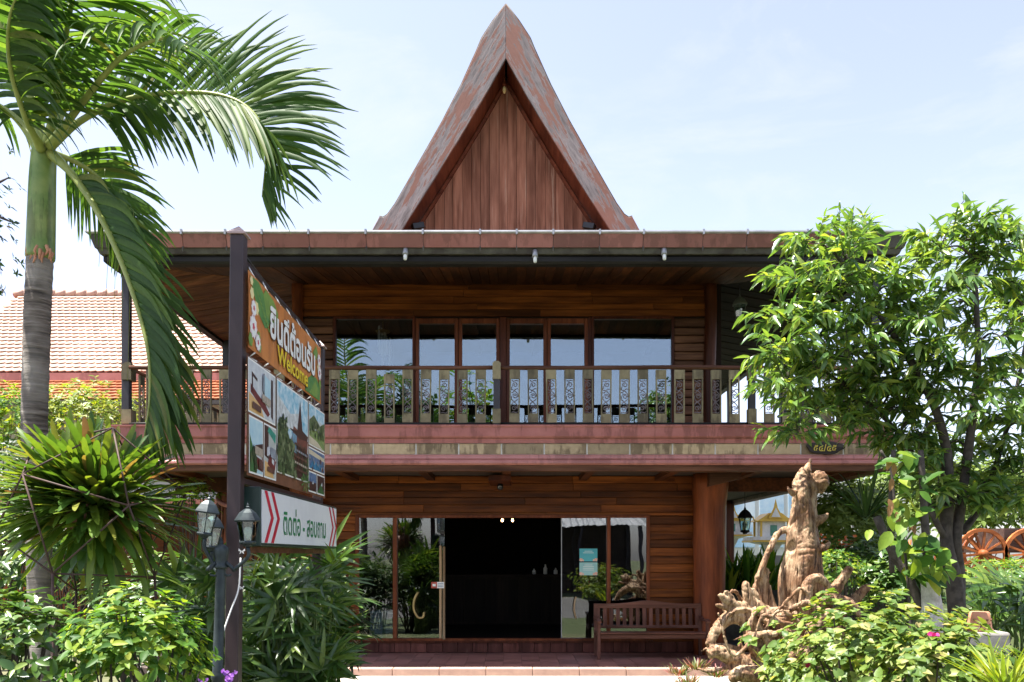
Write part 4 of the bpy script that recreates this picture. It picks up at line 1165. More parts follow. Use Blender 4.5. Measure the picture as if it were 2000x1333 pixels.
dr([(1520,1330,-.5),(1550,1280,-.5),(1600,1310,-.5),(1650,1330,-.5)], [.12,.13,.12,.1])
dr([(1580,1030),(1610,1010),(1618,1002)], [.07,.05,.02]); dr([(1595,1075,-.1),(1612,1068,-.15),(1622,1060,-.1)], [.07,.045,.02]); dr([(1550,965,-.1),(1540,958,-.15),(1538,950,-.1)], [.06,.04,.02])
rq = random.Random(21)
for k in range(30):                                 # thin tangled roots round the foot
    a = rq.uniform(0,1); x0_ = 1470+150*rq.random(); y0_ = 1180+110*rq.random(); s_ = -1 if rq.random() < .62 else 1
    l_ = rq.uniform(60,130); d0 = rq.uniform(-.5,.1)
    dr([(x0_,y0_,d0),(x0_+s_*l_*.35,y0_+rq.uniform(-35,25),d0-.1),(x0_+s_*l_*.75,y0_+rq.uniform(-40,45),d0-.2),(x0_+s_*l_,y0_+rq.uniform(-45,55),d0-.2)], [.045,.036,.028,.014], seg=8, jit=.12)
dwood = dm.build('root_wood', driftwood_material(), drift)
rm = dwood.modifiers.new('remesh', 'REMESH'); rm.mode = 'VOXEL'; rm.voxel_size = .0135; rm.use_smooth_shade = True
sm = dwood.modifiers.new('smooth', 'SMOOTH'); sm.iterations = 3; sm.factor = .5
dgd = bpy.context.evaluated_depsgraph_get(); dgd.update()
nme = bpy.data.meshes.new_from_object(dwood.evaluated_get(dgd)); dwood.modifiers.clear(); dwood.data = nme
nv_ = len(nme.vertices); co = np.empty(nv_*3, dtype=np.float32); no = np.empty(nv_*3, dtype=np.float32)
nme.vertices.foreach_get('co', co); nme.vertices.foreach_get('normal', no)
co = co.reshape(-1,3); no = no.reshape(-1,3); out = co.copy()
for i_ in range(nv_):                               # cracks, flutes and knots along the grain
    x_, y_, z_ = co[i_].tolist()
    up_ = z_ > -.5 and abs(x_+.12) < .34
    a = abs(noise.noise((x_*10+31, y_*10+7, z_*1.2) if up_ else (x_*7, y_*9, z_*9))); b = noise.noise((x_*3.8+13, y_*3.8, z_*2.2))
    c_ = abs(noise.noise((x_*24, y_*24, z_*3.5 if up_ else z_*20))); k_ = noise.noise((x_*6.5+40, y_*6.5+2, z_*4.5+24))
    out[i_] += no[i_]*((.022 if up_ else .008)*b-(.12 if up_ else .05)*max(0,.2-a)-.028*max(0,.22-c_)-(.12 if up_ else .04)*max(0,k_-.36))
nme.vertices.foreach_set('co', out.ravel())
nme.update()

# ================================================================ background buildings and things
M['rtile'] = plain('terracotta_tile', (.60,.43,.34), (.46,.29,.21), 1.5, .5, rnd=True, lo=.3, hi=.7)
M['rtile2'] = plain('terracotta_tile_orange', (.40,.13,.05), (.32,.10,.04), 2, .45, rnd=True, lo=.3, hi=.7)
M['wall_white'] = plain('white_wall', (.74,.74,.72), (.66,.66,.63), 1.5, .7)
nb = thing('tiled_house', (-12, 23, GZ), 'long house with pale terracotta tiled roof behind the palm trunk', 'house')
box('wall', (-26,23.2,GZ), (-7.0,30,6.3), M['wall_white'], nb)
RYE, RYR = 22.0, 26.0
zE, zR = fz(728, RYE), fz(578, RYR)
rs = MB(); rs.add([(-27,RYE,zE-.06),(-6.2,RYE,zE-.06),(-6.2,RYR,zR-.06),(-27,RYR,zR-.06),(-27,30,zE-.06),(-6.2,30,zE-.06)], [(0,1,2,3),(3,2,5,4)])
roof = rs.build('roof', M['rtile2'], nb)
sl = Vector((0, RYR-RYE, zR-zE)); SL = sl.length; sl.normalize(); nrm = Vector((1,0,0)).cross(sl).normalized()
tw_, th_ = .205, .235
def tile_geo():
    """one shield-shaped roof tile: local x across, y up the slope, z off the roof"""
    w = tw_*.47
    top = [(-w,.30),(w,.30)]; low = [(w,.05),(w*.45,.0),(0,-.02),(-w*.45,.0),(-w,.05)]
    pts = top[::-1]+[]  # clockwise later fixed
    ring = [(-w,.30)]+[(-w,.05),(-w*.45,.0),(0,-.02),(w*.45,.0),(w,.05)]+[(w,.30)]
    n = len(ring)
    up = [(x, y, .050-.15*y+.012*(1-(x/w)**2)) for x, y in ring]; dn = [(x, y, .022-.15*y) for x, y in ring]
    return up+dn, [tuple(range(n))]+[(i+n, (i+1) % n+n, (i+1) % n, i) for i in range(n)]
tv, tf = tile_geo()
tme = bpy.data.meshes.new('tile'); tme.from_pydata(tv, [], tf); tme.materials.append(M['rtile'])
rot = Matrix((Vector((1,0,0)), sl, nrm)).transposed()
cells = []
nr = int(SL/th_)
for r_ in range(nr+1):
    for c_ in range(46):
        x = -15.6+c_*tw_+(tw_/2 if r_ % 2 else 0)
        pos = Vector((x, RYE, zE))+sl*(r_*th_)+nrm*.0
        px = 1000+pos.x/pos.y*F
        cells.append((0 if 130 < px < 470 else 1, r_, pos))
cells.sort(key=lambda c: (c[0], c[1]))
mass = MB()
for k, (_, r_, pos) in enumerate(cells):
    if k < 300:
        o = put('tile', tme, pos, roof); o.rotation_euler = (rot @ Matrix.Rotation(random.uniform(-.05,.05), 3, 'Z')).to_euler()
    else:
        mass.add([rot @ Vector(v) + pos for v in tv], tf)
tag(mass.build('tiles', M['rtile'], roof), kind='stuff')
for k in range(30):
    x = -15.8+k*.33
    o = MB().tube([(x,RYR,zR+.03),(x+.34,RYR,zR+.10)], [.10,.12], 8).build('ridge_tile', M['terr_edge'], roof)
box('eave_board', (-27,RYE-.06,zE-.22), (-6.2,RYE+.02,zE-.02), M['pink2'], nb)
# lower lean-to roof
LY0, LY1 = 20.6, 22.1
lz0, lz1 = fz(782,LY0), fz(742,LY1)
ls = Vector((0,LY1-LY0,lz1-lz0)); LL = ls.length; ls.normalize(); ln = Vector((1,0,0)).cross(ls).normalized()
l2 = MB(); l2.add([(-27,LY0,lz0-.05),(-6.2,LY0,lz0-.05),(-6.2,LY1,lz1-.05),(-27,LY1,lz1-.05)], [(0,1,2,3)])
lo2 = l2.build('lean_to_roof', M['rtile2'], nb)
rot2 = Matrix((Vector((1,0,0)), ls, ln)).transposed(); mass = MB()
for r_ in range(int(LL/th_)+1):
    for c_ in range(44):
        pos = Vector((-14.6+c_*tw_+(tw_/2 if r_ % 2 else 0), LY0, lz0))+ls*(r_*th_)
        mass.add([rot2 @ Vector(v)+pos for v in tv], tf)
tag(mass.build('tiles', M['rtile2'], lo2), kind='stuff')
box('gutter', (-27,LY0-.12,lz0-.12), (-6.2,LY0+.02,lz0-.02), M['gutter_dark'], nb)
# side hall added to darken the shaded space left of the house
hall = thing('dark_backdrop', (-8, 19.5, GZ), 'low red-brown side hall with pink cornice under the left balcony', 'hall')
box('wall', (-12.5,19.4,GZ), (-4.0,20.0,2.8), M['plaster'], hall)
for k, (a, b, m_) in enumerate(((2.80,2.95,'pink'),(2.95,3.06,'pink2'))):
    box('cornice', (-12.6,19.3-.05*k,a), (-4.02,20.05,b), M[m_], hall)
for k in range(12): box('plank', (-12.4+k*.7,19.37,GZ), (-12.4+k*.7+.66,19.398,2.78), M['teak_x'], hall)
# curved stair with red handrail
stair = thing('curved_stair', (-5.6,15.8,0), 'curved red handrail of an outside stair behind the sign post', 'stair')
hp = [P(446,1000,16)+Vector((-.1+1.0*(1-math.cos(t)), 1.2*t*.6, -.95*t*.5+.55)) for t in [k*.15-1.0 for k in range(14)]]
hp = crom([P(430,962,16.4), P(426,975,16.0), P(436,985,15.6), P(462,990,15.3), P(500,996,15.2)], 18)
MB().tube(hp, .05, 8).build('handrail', M['pink'], stair)
for k in range(0, 18, 2):
    p_ = hp[k]; MB().lathe([(.02,-1.0),(.035,-.85),(.02,-.7),(.04,-.5),(.02,-.3),(.03,-.1),(.02,-.02)], p_, 8).build('spindle', M['rail'], stair)
MB().tube([p_-Vector((0,0,1.05)) for p_ in hp], .07, 8).build('stringer', M['pink'], stair)

# right background: white wall with painted blue panel, shrine, planter
rw = thing('white_boundary_wall', (9,27,GZ), 'bright white boundary wall with blue painted panels behind the shrine', 'wall')
box('wall_panel', (4.5,27,GZ), (13.5,27.2,4.2), M['wall_white'], rw)
M['blue_panel'] = plain('blue_sky_panel', (.12,.36,.62), (.60,.70,.78), 1.2, .5)
for k in range(3): box('painted_panel', (7.2+k*.95,26.97,2.0), (8.0+k*.95,26.995,4.1), M['blue_panel'], rw)
M['shr_y'] = plain('shrine_yellow', (.72,.46,.06), (.62,.38,.05), 8, .45); M['shr_w'] = plain('shrine_white', (.78,.77,.72), rough=.5)
M['shr_g'] = plain('shrine_green', (.10,.30,.2), rough=.5)
def shrine(x, y, z, s, lab):
    t = thing('spirit_house', (x,y,GZ), lab, 'shrine', 'spirit houses')
    MB().lathe([(.34*s,GZ),(.30*s,GZ+.15),(.16*s,GZ+.3),(.14*s,z-.35),(.3*s,z-.12),(.62*s,z-.06),(.66*s,z)], (x,y,0), 4, rot=math.pi/4, smooth=False).build('pedestal', M['shr_w'], t)
    box('table', (x-.62*s,y-.5*s,z+.002), (x+.62*s,y+.5*s,z+.09*s), M['shr_w'], t); box('table_trim', (x-.64*s,y-.52*s,z-.05*s), (x+.64*s,y+.52*s,z-.002), M['shr_y'], t)
    box('chamber', (x-.3*s,y-.22*s,z+.092*s), (x+.3*s,y+.22*s,z+.5*s), M['shr_w'], t)
    box('doorway', (x-.09*s,y-.226*s,z+.12*s), (x+.09*s,y-.222*s,z+.4*s), M['shr_g'], t)
    for q in (-1,1):
        for r_ in (-1,1): box('pillar', (x+q*.36*s-.025*s,y+r_*.3*s-.025*s,z+.092*s), (x+q*.36*s+.025*s,y+r_*.3*s+.025*s,z+.5*s), M['shr_y'], t)
    MB().prism([(x-.5*s,z+.5*s),(x+.5*s,z+.5*s),(x+.3*s,z+.62*s),(x+.17*s,z+.72*s),(x-.17*s,z+.72*s),(x-.3*s,z+.62*s)], y-.36*s, y+.36*s).build('roof', M['shr_y'], t)
    MB().prism([(x-.2*s,z+.58*s),(x+.2*s,z+.58*s),(x+.05*s,z+.85*s),(x,z+1.08*s),(x-.05*s,z+.85*s)], y-.40*s, y-.362*s).build('gable', M['shr_y'], t)
    MB().prism([(x-.12*s,z+.61*s),(x+.12*s,z+.61*s),(x,z+.86*s)], y-.408*s, y-.402*s).build('gable_panel', M['shr_w'], t)
    for q in (-1,1): MB().tube(crom([(x+q*.46*s,y-.37*s,z+.5*s),(x+q*.56*s,y-.37*s,z+.53*s),(x+q*.6*s,y-.37*s,z+.63*s)],6), .02*s, 5).build('finial', M['shr_y'], t)
    return t
shrine(fx(1506,22), 22, fz(1056,22), 1.0, 'white and yellow spirit house with pointed gable left of the driftwood')
shrine(fx(1428,24), 24, fz(1045,24), .8, 'smaller gold and white spirit house beside the log column')
box_ = thing('planter', (fx(1470,17),17,GZ), 'long dark planter with grey wall behind the driftwood', 'planter')
box('planter_wall', (fx(1412,17),16.8,GZ), (fx(1545,17),17.6,fz(1160,17)), M['moss'], box_); box('planter_rim', (fx(1410,17),16.72,fz(1162,17)), (fx(1547,17),16.8,fz(1152,17)), M['black'], box_)
box('back_wall', (fx(1470,17),17.65,GZ), (fx(1600,17),17.8,fz(1085,17)), M['concrete'], box_)
dk_ = tag(box('deck', (3.9,13.9,GZ-.05), (7.0,16.6,-.045), M['teak_back']), kind='structure')
for k in range(18): box('plank', (3.92,13.92+k*.148,-.044), (6.98,13.92+k*.148+.138,-.012), M['deck'], dk_)

# orange ox cart with spoked wheel
bz = fz(1082,16.6)-.525                                # top of the grassy bank it stands on
M['cart'] = wood('orange_cart_paint', (.42,.11,.03), (.58,.19,.06), 'x', .5); M['cart_d'] = wood('dark_cart_wood', (.05,.03,.025), (.12,.075,.06), 'x', .6)
cart = thing('ox_cart', (fx(1960,17), 17, GZ), 'orange-red wooden ox cart with spoked wheels on the right lawn', 'cart')
def wheel(cx, cy, cz, r):
    mb = MB(); n = 28
    for (ra, rb, w) in ((r, r*.86, .06),):
        vs = []; fs = []
        for k in range(n):
            a = 2*math.pi*k/n
            for rr, yy in ((ra,-w/2),(ra,w/2),(rb,w/2),(rb,-w/2)): vs.append((cx+math.cos(a)*rr, cy+yy, cz+math.sin(a)*rr))
        for k in range(n):
            k2 = (k+1) % n
            for q in range(4): fs.append((k*4+q, k*4+(q+1) % 4, k2*4+(q+1) % 4, k2*4+q))
        mb.add(vs, fs)
    wh = mb.build('wheel', M['cart'], cart)
    MB().lathe([(.03,-.14),(.075,-.12),(.095,-.03),(.095,.03),(.075,.12),(.03,.14)], (cx,cy,cz), 12, ax=(0,1,0)).build('hub', M['cart'], wh)
    for k in range(14):
        a = 2*math.pi*k/14+.1
        MB().bar((cx+math.cos(a)*.08,cy,cz+math.sin(a)*.08),(cx+math.cos(a)*r*.88,cy,cz+math.sin(a)*r*.88),.04,.045,up=(0,1,0)).build('spoke', M['cart'], wh)
wheel(fx(1918,16.6), 16.6, bz+.525, .52); wheel(fx(1925,18), 18.0, bz+.525, .52); wheel(fx(2010,16.6), 16.6, bz+.525, .52)
zc_ = fz(1075,17)
box('cart_bed', (fx(1890,17),16.75,zc_-.05), (fx(2060,17),17.8,zc_+.05), M['cart_d'], cart)
box('cart_box', (fx(1950,17),16.8,zc_+.052), (fx(2060,17),17.75,zc_+.45), M['cart_d'], cart)
MB().tube([(fx(1890,17),17.2,zc_+.02),(fx(1820,17),17.2,zc_+.18),(fx(1760,17),17.2,zc_-.35)], .05, 8).build('shaft', M['cart'], cart)
for k in range(6): MB().tube([(fx(1770+k*18,17),17.4,bz-.02),(fx(1778+k*18,17),17.4,zc_+.22)], .03, 6).build('rail_bar', M['cart'], cart)
if False: MB().prism([(fx(1975,17),zc_+.45),(fx(2040,17),zc_+.45),(fx(2025,17),zc_+1.0),(fx(1990,17),zc_+1.15)], 17.1, 17.3).build('end_board', M['cart'], cart)
# grassy bank that carries the cart
bk_ = MB(); bk_.add([(7.2,14.9,GZ),(24,14.9,GZ),(24,23,GZ),(7.2,23,GZ),(7.7,15.9,bz),(24,15.9,bz),(24,22,bz),(7.7,22,bz)], [(4,5,6,7),(0,1,5,4),(1,2,6,5),(2,3,7,6),(3,0,4,7)])
tag(bk_.build('grass_bank', bpy.data.materials['lawn_and_soil']), kind='structure')
M['rock'] = plain('grey_rock', (.30,.28,.26), (.17,.16,.15), 4, .9, bmp=.6)
# terracotta pot on a grey block
M['clay'] = plain('terracotta_pot', (.55,.26,.15), (.45,.20,.11), 10, .7)
c = P(1913, 1232, 8.6); blk = thing('grey_block', (c.x,c.y,GZ), 'rough grey stone block carrying the terracotta pot', 'block')
bevel(box('stone', (c.x-.24,c.y-.16,GZ), (c.x+.24,c.y+.2,c.z-.005), M['rock'], blk), .03)
pot = thing('clay_pot', c, 'upturned terracotta pot with pierced holes under the right tree', 'pot')
MB().lathe([(.128,0),(.132,.02),(.118,.03),(.108,.12),(.096,.19),(.085,.2),(.02,.2)], c, 24).build('pot_body', M['clay'], pot)
for k in range(10):
    a = R(200+k*16); zz = .075+.045*(k % 2)
    p_ = c+Vector((math.cos(a)*.112, math.sin(a)*.112, zz))
    MB().lathe([(.011,-.006),(.011,.006)], p_, 6, ax=(math.cos(a),math.sin(a),.1)).build('pierced_hole', M['ph_brown'], pot)
# rockery stones below the right tree
def stone(c, s, seed, lab):
    mb = MB(); n, m_ = 10, 7; vs = []; fs = []
    for i in range(m_+1):
        for j in range(n):
            th = math.pi*i/m_; ph = 2*math.pi*j/n
            d = Vector((math.sin(th)*math.cos(ph), math.sin(th)*math.sin(ph), math.cos(th)))
            r = 1+.45*noise.noise(d*1.3+Vector((seed,seed*2,0)))
            vs.append(c+Vector((d.x*s[0],d.y*s[1],d.z*s[2]))*r)
    for i in range(m_):
        for j in range(n): fs.append((i*n+j,(i+1)*n+j,(i+1)*n+(j+1)%n,i*n+(j+1)%n))
    mb.add(vs, fs)
    tag(mb.build('rock', M['rock']), lab, 'rock', 'rocks of the rockery under the right tree')
for k in range(6):
    c = Vector((fx(1780+k*28,9.9+.25*(k%3)), 9.9+.25*(k%3), GZ+.15+.12*(k*7%5)))
    stone(c, (random.uniform(.18,.3),random.uniform(.18,.26),random.uniform(.14,.24)), k*3.7, ('leftmost','second','third','fourth','fifth','rightmost')[k]+' grey rock, counted from the left, in the rockery under the right tree')

# ================================================================ plants
CAM = Vector((0,0,CAMZ))
def tmpl(ts, ws, curl, fold=.25, ar=.25):
    fold *= ar                                      # depth of the fold follows the leaf's width
    v = []
    for t, w in zip(ts, ws):
        z = -curl*t*t
        v += [(t, w, z+fold*w), (t, 0, z), (t, -w, z+fold*w)]
    f = []
    for i in range(len(ts)-1):
        a = i*3
        f += [(a,a+1,a+4),(a,a+4,a+3),(a+1,a+2,a+5),(a+1,a+5,a+4)]
    return np.array(v), np.array(f)
T_LANCE = tmpl([0,.12,.38,.7,1], [.05,.34,.5,.3,.0], .22, .45, .23)
T_OVAL = tmpl([0,.18,.45,.75,1], [.06,.4,.5,.36,.02], .12, .35, .5)
T_HEART = tmpl([0,.1,.35,.7,1], [.25,.48,.5,.3,.0], .15, .4, .75)
T_SMALL = tmpl([0,.45,1], [.1,.5,.03], .1, .3, .4)
T_STRAPS = [tmpl([0,.25,.5,.75,.93,1], [.32,.45,.5,.5,.34,.08], c, .45, .06) for c in (.05,.22,.42)]
def arrays(specs, T):
    tv, tf = T; n = len(specs)
    pos = np.array([s[0][:] for s in specs]); d = np.array([s[1][:] for s in specs]); up = np.array([s[2][:] for s in specs])
    L = np.array([s[3] for s in specs])[:,None]; Wd = np.array([s[4] for s in specs])[:,None]
    d /= np.linalg.norm(d,axis=1,keepdims=True)+1e-9
    sd = np.cross(up, d); sd /= np.linalg.norm(sd,axis=1,keepdims=True)+1e-9
    nn = np.cross(d, sd)
    v = pos[:,None,:]+(d*L)[:,None,:]*tv[None,:,0:1]+(sd*Wd)[:,None,:]*tv[None,:,1:2]+(nn*L)[:,None,:]*tv[None,:,2:3]
    f = tf[None]+(np.arange(n)*len(tv))[:,None,None]
    return v.reshape(-1,3), f.reshape(-1,3)
def tri_mesh(name, v, f, mats, mi=None, smooth=True):
    me = bpy.data.meshes.new(name)
    me.vertices.add(len(v)); me.vertices.foreach_set('co', v.astype(np.float32).ravel())
    me.loops.add(f.size); me.loops.foreach_set('vertex_index', f.astype(np.int32).ravel())
    me.polygons.add(len(f)); me.polygons.foreach_set('loop_start', np.arange(0,f.size,3,dtype=np.int32)); me.polygons.foreach_set('loop_total', np.full(len(f),3,dtype=np.int32))
    for m in (mats if isinstance(mats,(list,tuple)) else [mats]): me.materials.append(m)
    me.polygons.foreach_set('use_smooth', np.full(len(f), smooth))
    me.update(calc_edges=True); me.validate()
    return me
LEAFMESH = {}
def leaf_objects(parent, specs, T, mat, n_single, name='leaf', mass='foliage'):
    """the n_single leaves nearest the camera as objects of their own, the others as one mass"""
    specs = sorted(specs, key=lambda s: (s[0]-CAM).length) if n_single else specs
    key = (id(T), mat.name)
    if n_single and key not in LEAFMESH: LEAFMESH[key] = tri_mesh(name, T[0].copy(), T[1], mat)
    for p, d, u, L, w in specs[:n_single]:
        d = Vector(d).normalized(); s = Vector(u).cross(d).normalized(); n = d.cross(s)
        o = bpy.data.objects.new(name, LEAFMESH[key]); SC.collection.objects.link(o); o.parent = parent
        m = Matrix((d*L, s*w, n*L)).transposed().to_4x4(); m.translation = Vector(p)-W[parent.name]
        o.matrix_basis = m; W[o.name] = Vector(p)
    rest = specs[n_single:]
    if rest:
        v, f = arrays(rest, T); c = v.mean(0)
        o = put(mass, tri_mesh(mass, v-c, f, mat), c, parent); tag(o, kind='stuff')
        return o
def rvec(): 
    while True:
        v = Vector((random.uniform(-1,1),random.uniform(-1,1),random.uniform(-1,1)))
        if .1 < v.length < 1: return v.normalized()
UP = Vector((0,0,1))
G_ = {
 'tree': leafmat('tree_leaf', [(0,(.06,.14,.045)),(.45,(.12,.22,.06)),(.8,(.20,.31,.065)),(1,(.34,.40,.08))], .3, .38, .8),
 'palm': leafmat('palm_leaflet', [(0,(.04,.09,.025)),(.6,(.065,.14,.035)),(.95,(.12,.2,.04)),(1,(.2,.2,.06))], .5, .45, .2),
 'brom': leafmat('strap_leaf', [(0,(.05,.115,.022)),(.5,(.10,.185,.03)),(.86,(.19,.26,.035)),(.95,(.27,.26,.05)),(1,(.20,.10,.06))], .35, .32, .5),
 'shrub': leafmat('shrub_leaf', [(0,(.035,.1,.016)),(.45,(.085,.19,.026)),(.85,(.22,.32,.035)),(1,(.34,.38,.05))], .5, .4, .25),
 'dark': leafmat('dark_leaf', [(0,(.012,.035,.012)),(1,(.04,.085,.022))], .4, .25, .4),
 'rhapis': leafmat('lady_palm_leaf', [(0,(.035,.085,.02)),(.6,(.075,.155,.03)),(1,(.17,.24,.04))], .33, .28, .55),
 'bougain': leafmat('round_leaf', [(0,(.06,.125,.025)),(.5,(.15,.23,.05)),(.9,(.28,.33,.08)),(1,(.42,.34,.16))], .42, .38, .35),
 'bright': leafmat('yellow_green_leaf', [(0,(.11,.19,.02)),(.6,(.22,.29,.025)),(1,(.36,.36,.04))], .45, .4, .4),
 'pale': leafmat('pale_background_leaf', [(0,(.09,.15,.03)),(1,(.24,.31,.08))], .5, .4, .3),
 'redgreen': leafmat('red_green_leaf', [(0,(.09,.13,.05)),(.5,(.20,.20,.09)),(.75,(.32,.10,.10)),(1,(.24,.07,.08))], .45, .25, .4),
 'brown': leafmat('dry_leaf', [(0,(.25,.14,.06)),(1,(.36,.2,.09))], .6, .25, .3),
 'magenta': leafmat('magenta_bract', [(0,(.55,.02,.18)),(1,(.68,.05,.26))], .5, .35, .3, (1.3,.8,1)),
 'violet': leafmat('violet_petal', [(0,(.28,.10,.5)),(1,(.42,.18,.62))], .5, .35, .3, (1.2,.9,1.2)),
}
M['bark'] = plain('grey_bark', (.085,.07,.06), (.035,.028,.024), 12, .85, bmp=.6)
M['bark_w'] = plain('white_bark', (.62,.60,.56), (.34,.32,.29), 14, .8, bmp=.5)
M['stem_g'] = plain('green_stem', (.10,.15,.04), rough=.6)
M['rust'] = plain('rusty_iron_rod', (.10,.055,.042), (.055,.035,.03), 20, .7)

# ---------------------------------------------------------------- the palm at the left
PD = 7.0
palm = thing('palm_tree', (fx(88,PD), PD, GZ), 'palm tree with ringed grey trunk and arching fronds at the left edge', 'tree')
def trunk_mat():
    m, n, l, p = new_mat('ringed_palm_trunk')
    v, _ = coords(n, l, False)
    a = nz(n, l, vmath(n, l, 'MULTIPLY', v, (2.5, 2.5, 34)), 1, 5, .7); b = nz(n, l, v, 2.2, 3)
    c = ramp(n, l, a, [(.36, (.045,.036,.03)), (.55, (.17,.14,.115)), (.72, (.36,.32,.28))])
    l.new(mixc(n, l, ramp(n, l, b, [(.42, (0,0,0)), (.6, (.6,.6,.6))]), c, (.36,.33,.29)), p.inputs['Base Color'])
    p.inputs['Roughness'].default_value = .85; bump(n, l, a, p, .9, .02); return m
tp = crom([(fx(92,PD),PD,GZ), P(86,1300,PD), P(78,1120,PD), P(68,850,PD), P(72,650,PD), P(78,500,PD)], 90)
rr = []
for i, p_ in enumerate(tp):
    r_ = np.interp(p_.z, [-.1,1.0,2.5,3.6,4.4], [.13,.1,.098,.106,.104])
    rr.append(r_*(1+(.035 if i % 3 == 0 else 0)))
MB().tube(tp, rr, 20, jit=.05).build('trunk', trunk_mat(), palm)
M['crownshaft'] = plain('green_crownshaft', (.27,.33,.10), (.13,.22,.05), 4.5, .4, lo=.35, hi=.65, dirt=.6)
cs = crom([P(78,507,PD), P(79,490,PD), P(81,420,PD), P(83,350,PD), P(85,312,PD), P(86,285,PD)], 16)
MB().tube(cs, list(np.interp(np.linspace(0,1,16), [0,.08,.5,.85,1], [.108,.118,.108,.098,.085])), 18).build('crownshaft', M['crownshaft'], palm)
for k in range(9):
    p_ = P(55+k*6, 480+7*(k%3), PD-.108+.008*abs(k-4))
    MB().tube([p_, p_+Vector((random.uniform(-.02,.02),-.01,-.05)), p_+Vector((0,-.02,-.09))], [.015,.012,.004], 6).build('torn_sheath', M['clay'], palm)
M['rachis'] = plain('frond_stalk', (.30,.34,.09), (.22,.27,.06), 8, .45)
def strip(p0, d, nrm, L, w, droop, n=7, curl=0.0):
    """one hanging leaflet: bends with gravity along its length"""
    vs = []; p = Vector(p0); d = Vector(d).normalized(); st = L/n
    for i in range(n+1):
        t = i/n
        ww = w*(.35+.65*min(1,t*5))*(1-t**2.2)**.8+.0015
        s = d.cross(nrm)
        if s.length < .05: s = d.cross(Vector((.3,1,.2)))
        s.normalize(); nn = s.cross(d)
        vs += [p+s*ww+nn*ww*.35, p.copy(), p-s*ww+nn*ww*.35]
        d = (d+Vector((0,0,-1))*(droop*(.25+t*1.25)/n)+Vector((curl,0,0))/n).normalized(); p = p+d*st
    f = []
    for i in range(n):
        a = i*3; f += [(a,a+1,a+4),(a,a+4,a+3),(a+1,a+2,a+5),(a+1,a+5,a+4)]
    return np.array([v[:] for v in vs]), np.array(f)
def frond(ctrl, S1, S2, n, L0, single, droop=(.9,1.3), fwd=.75, base=.12, r0=.034, w=.024, seed=1):
    rnd = random.Random(seed)
    c = crom([P(*k) for k in ctrl], 60)
    fo = MB().tube(c, list(np.interp(np.linspace(0,1,60), [0,.12,.5,1], [r0*1.5,r0,r0*.6,.004])), 8).build('frond', M['rachis'], palm)
    V = []; Fc = []; off = 0
    for i in range(n):
        for side, S in ((0,S1),(1,S2)):
            if S is None: continue
            t = base+(1-base)*((i+rnd.uniform(-.25,.25)+.3)/n); t = min(.995,max(base,t))
            k = t*59; a = int(k); p = c[a].lerp(c[min(a+1,59)], k-a)
            T = (c[min(a+2,59)]-c[max(a-2,0)]).normalized()
            Sv = Vector(S) if S != 'auto' else (T.cross(UP).normalized()*(1 if side else -1)+Vector((0,0,.15)))
            Sv = (Sv-T*Sv.dot(T)*.6).normalized()
            f_ = fwd*(.6+.9*t); d = (Sv+T*f_+Vector((rnd.uniform(-.12,.12),rnd.uniform(-.15,.15),rnd.uniform(-.12,.12)))).normalized()
            L = L0*(.55+.55*math.sin(math.pi*min(1,(t*.85+.12))))*rnd.uniform(.85,1.12)
            if t > .85: L *= .8
            nr = Sv.cross(T).normalized()
            v, f = strip(p, d, nr, L, w*rnd.uniform(.8,1.15)*(.75 if t > .8 else 1), rnd.uniform(*droop), 7, rnd.uniform(-.1,.1))
            if single:
                ce = v.mean(0); put('leaflet', tri_mesh('leaflet', v-ce, f, G_['palm']), ce, fo)
            else:
                V.append(v); Fc.append(f+off); off += len(v)
    if V:
        V = np.concatenate(V); Fc = np.concatenate(Fc); ce = V.mean(0)
        tag(put('leaflets', tri_mesh('leaflets', V-ce, Fc, G_['palm']), ce, fo), kind='stuff')
    return fo
frond([(92,292,7.0),(160,235,6.85),(250,194,6.7),(370,181,6.6),(455,194,6.5),(505,235,6.45),(519,300,6.42),(512,385,6.4)], (.10,.12,1.0), (.3,-.25,-.45), 66, .76, True, (.5,1.1), .72, .2, .028, .026, 3)
frond([(100,300,6.95),(150,352,6.8),(205,440,6.6),(255,560,6.45),(288,680,6.35),(292,780,6.3),(280,865,6.3)], (.9,.35,.1), (.85,-.45,.0), 56, .66, True, (.8,1.4), 1.0, .14, .032, .028, 5)
frond([(90,285,7.05),(135,190,7.15),(170,120,7.25),(230,72,7.35),(320,62,7.5),(410,95,7.6),(465,160,7.7)], 'auto', 'auto', 40, .75, False, (1.2,2.0), .6, .15, .03, .026, 7)
frond([(80,282,7.0),(62,200,7.0),(30,100,6.9),(-30,10,6.8),(-120,-50,6.7)], (.9,-.2,.0), (-.7,.4,.1), 38, .8, False, (.9,1.5), .8, .15, .034, .026, 9)
frond([(95,282,6.95),(112,180,6.7),(130,60,6.3),(160,-60,5.9),(230,-150,5.6)], 'auto', 'auto', 40, .85, False, (1.3,2.2), .5, .2, .034, .026, 11)
frond([(75,287,7.0),(20,222,7.05),(-60,190,7.1),(-150,230,7.1),(-210,330,7.1)], 'auto', 'auto', 36, .75, False, (.9,1.6), .6, .12, .032, .026, 13)
frond([(98,286,6.9),(165,195,6.5),(240,110,6.1),(320,75,5.8),(390,110,5.6),(430,190,5.5)][:4]+[(370,95,5.65)], 'auto', 'auto', 34, .62, False, (1.6,2.4), .5, .2, .03, .022, 15)
frond([(96,298,7.1),(150,318,7.4),(205,360,7.7),(245,425,7.9),(262,490,8.0)], (.5,.5,.5), (-.3,-.4,-.6), 34, .6, False, (.8,1.4), .8, .15, .028, .024, 17)
frond([(84,282,7.08),(70,170,7.3),(75,40,7.6),(110,-80,7.9),(180,-160,8.1)], 'auto', 'auto', 36, .8, False, (1.2,2.0), .6, .2, .032, .026, 19)
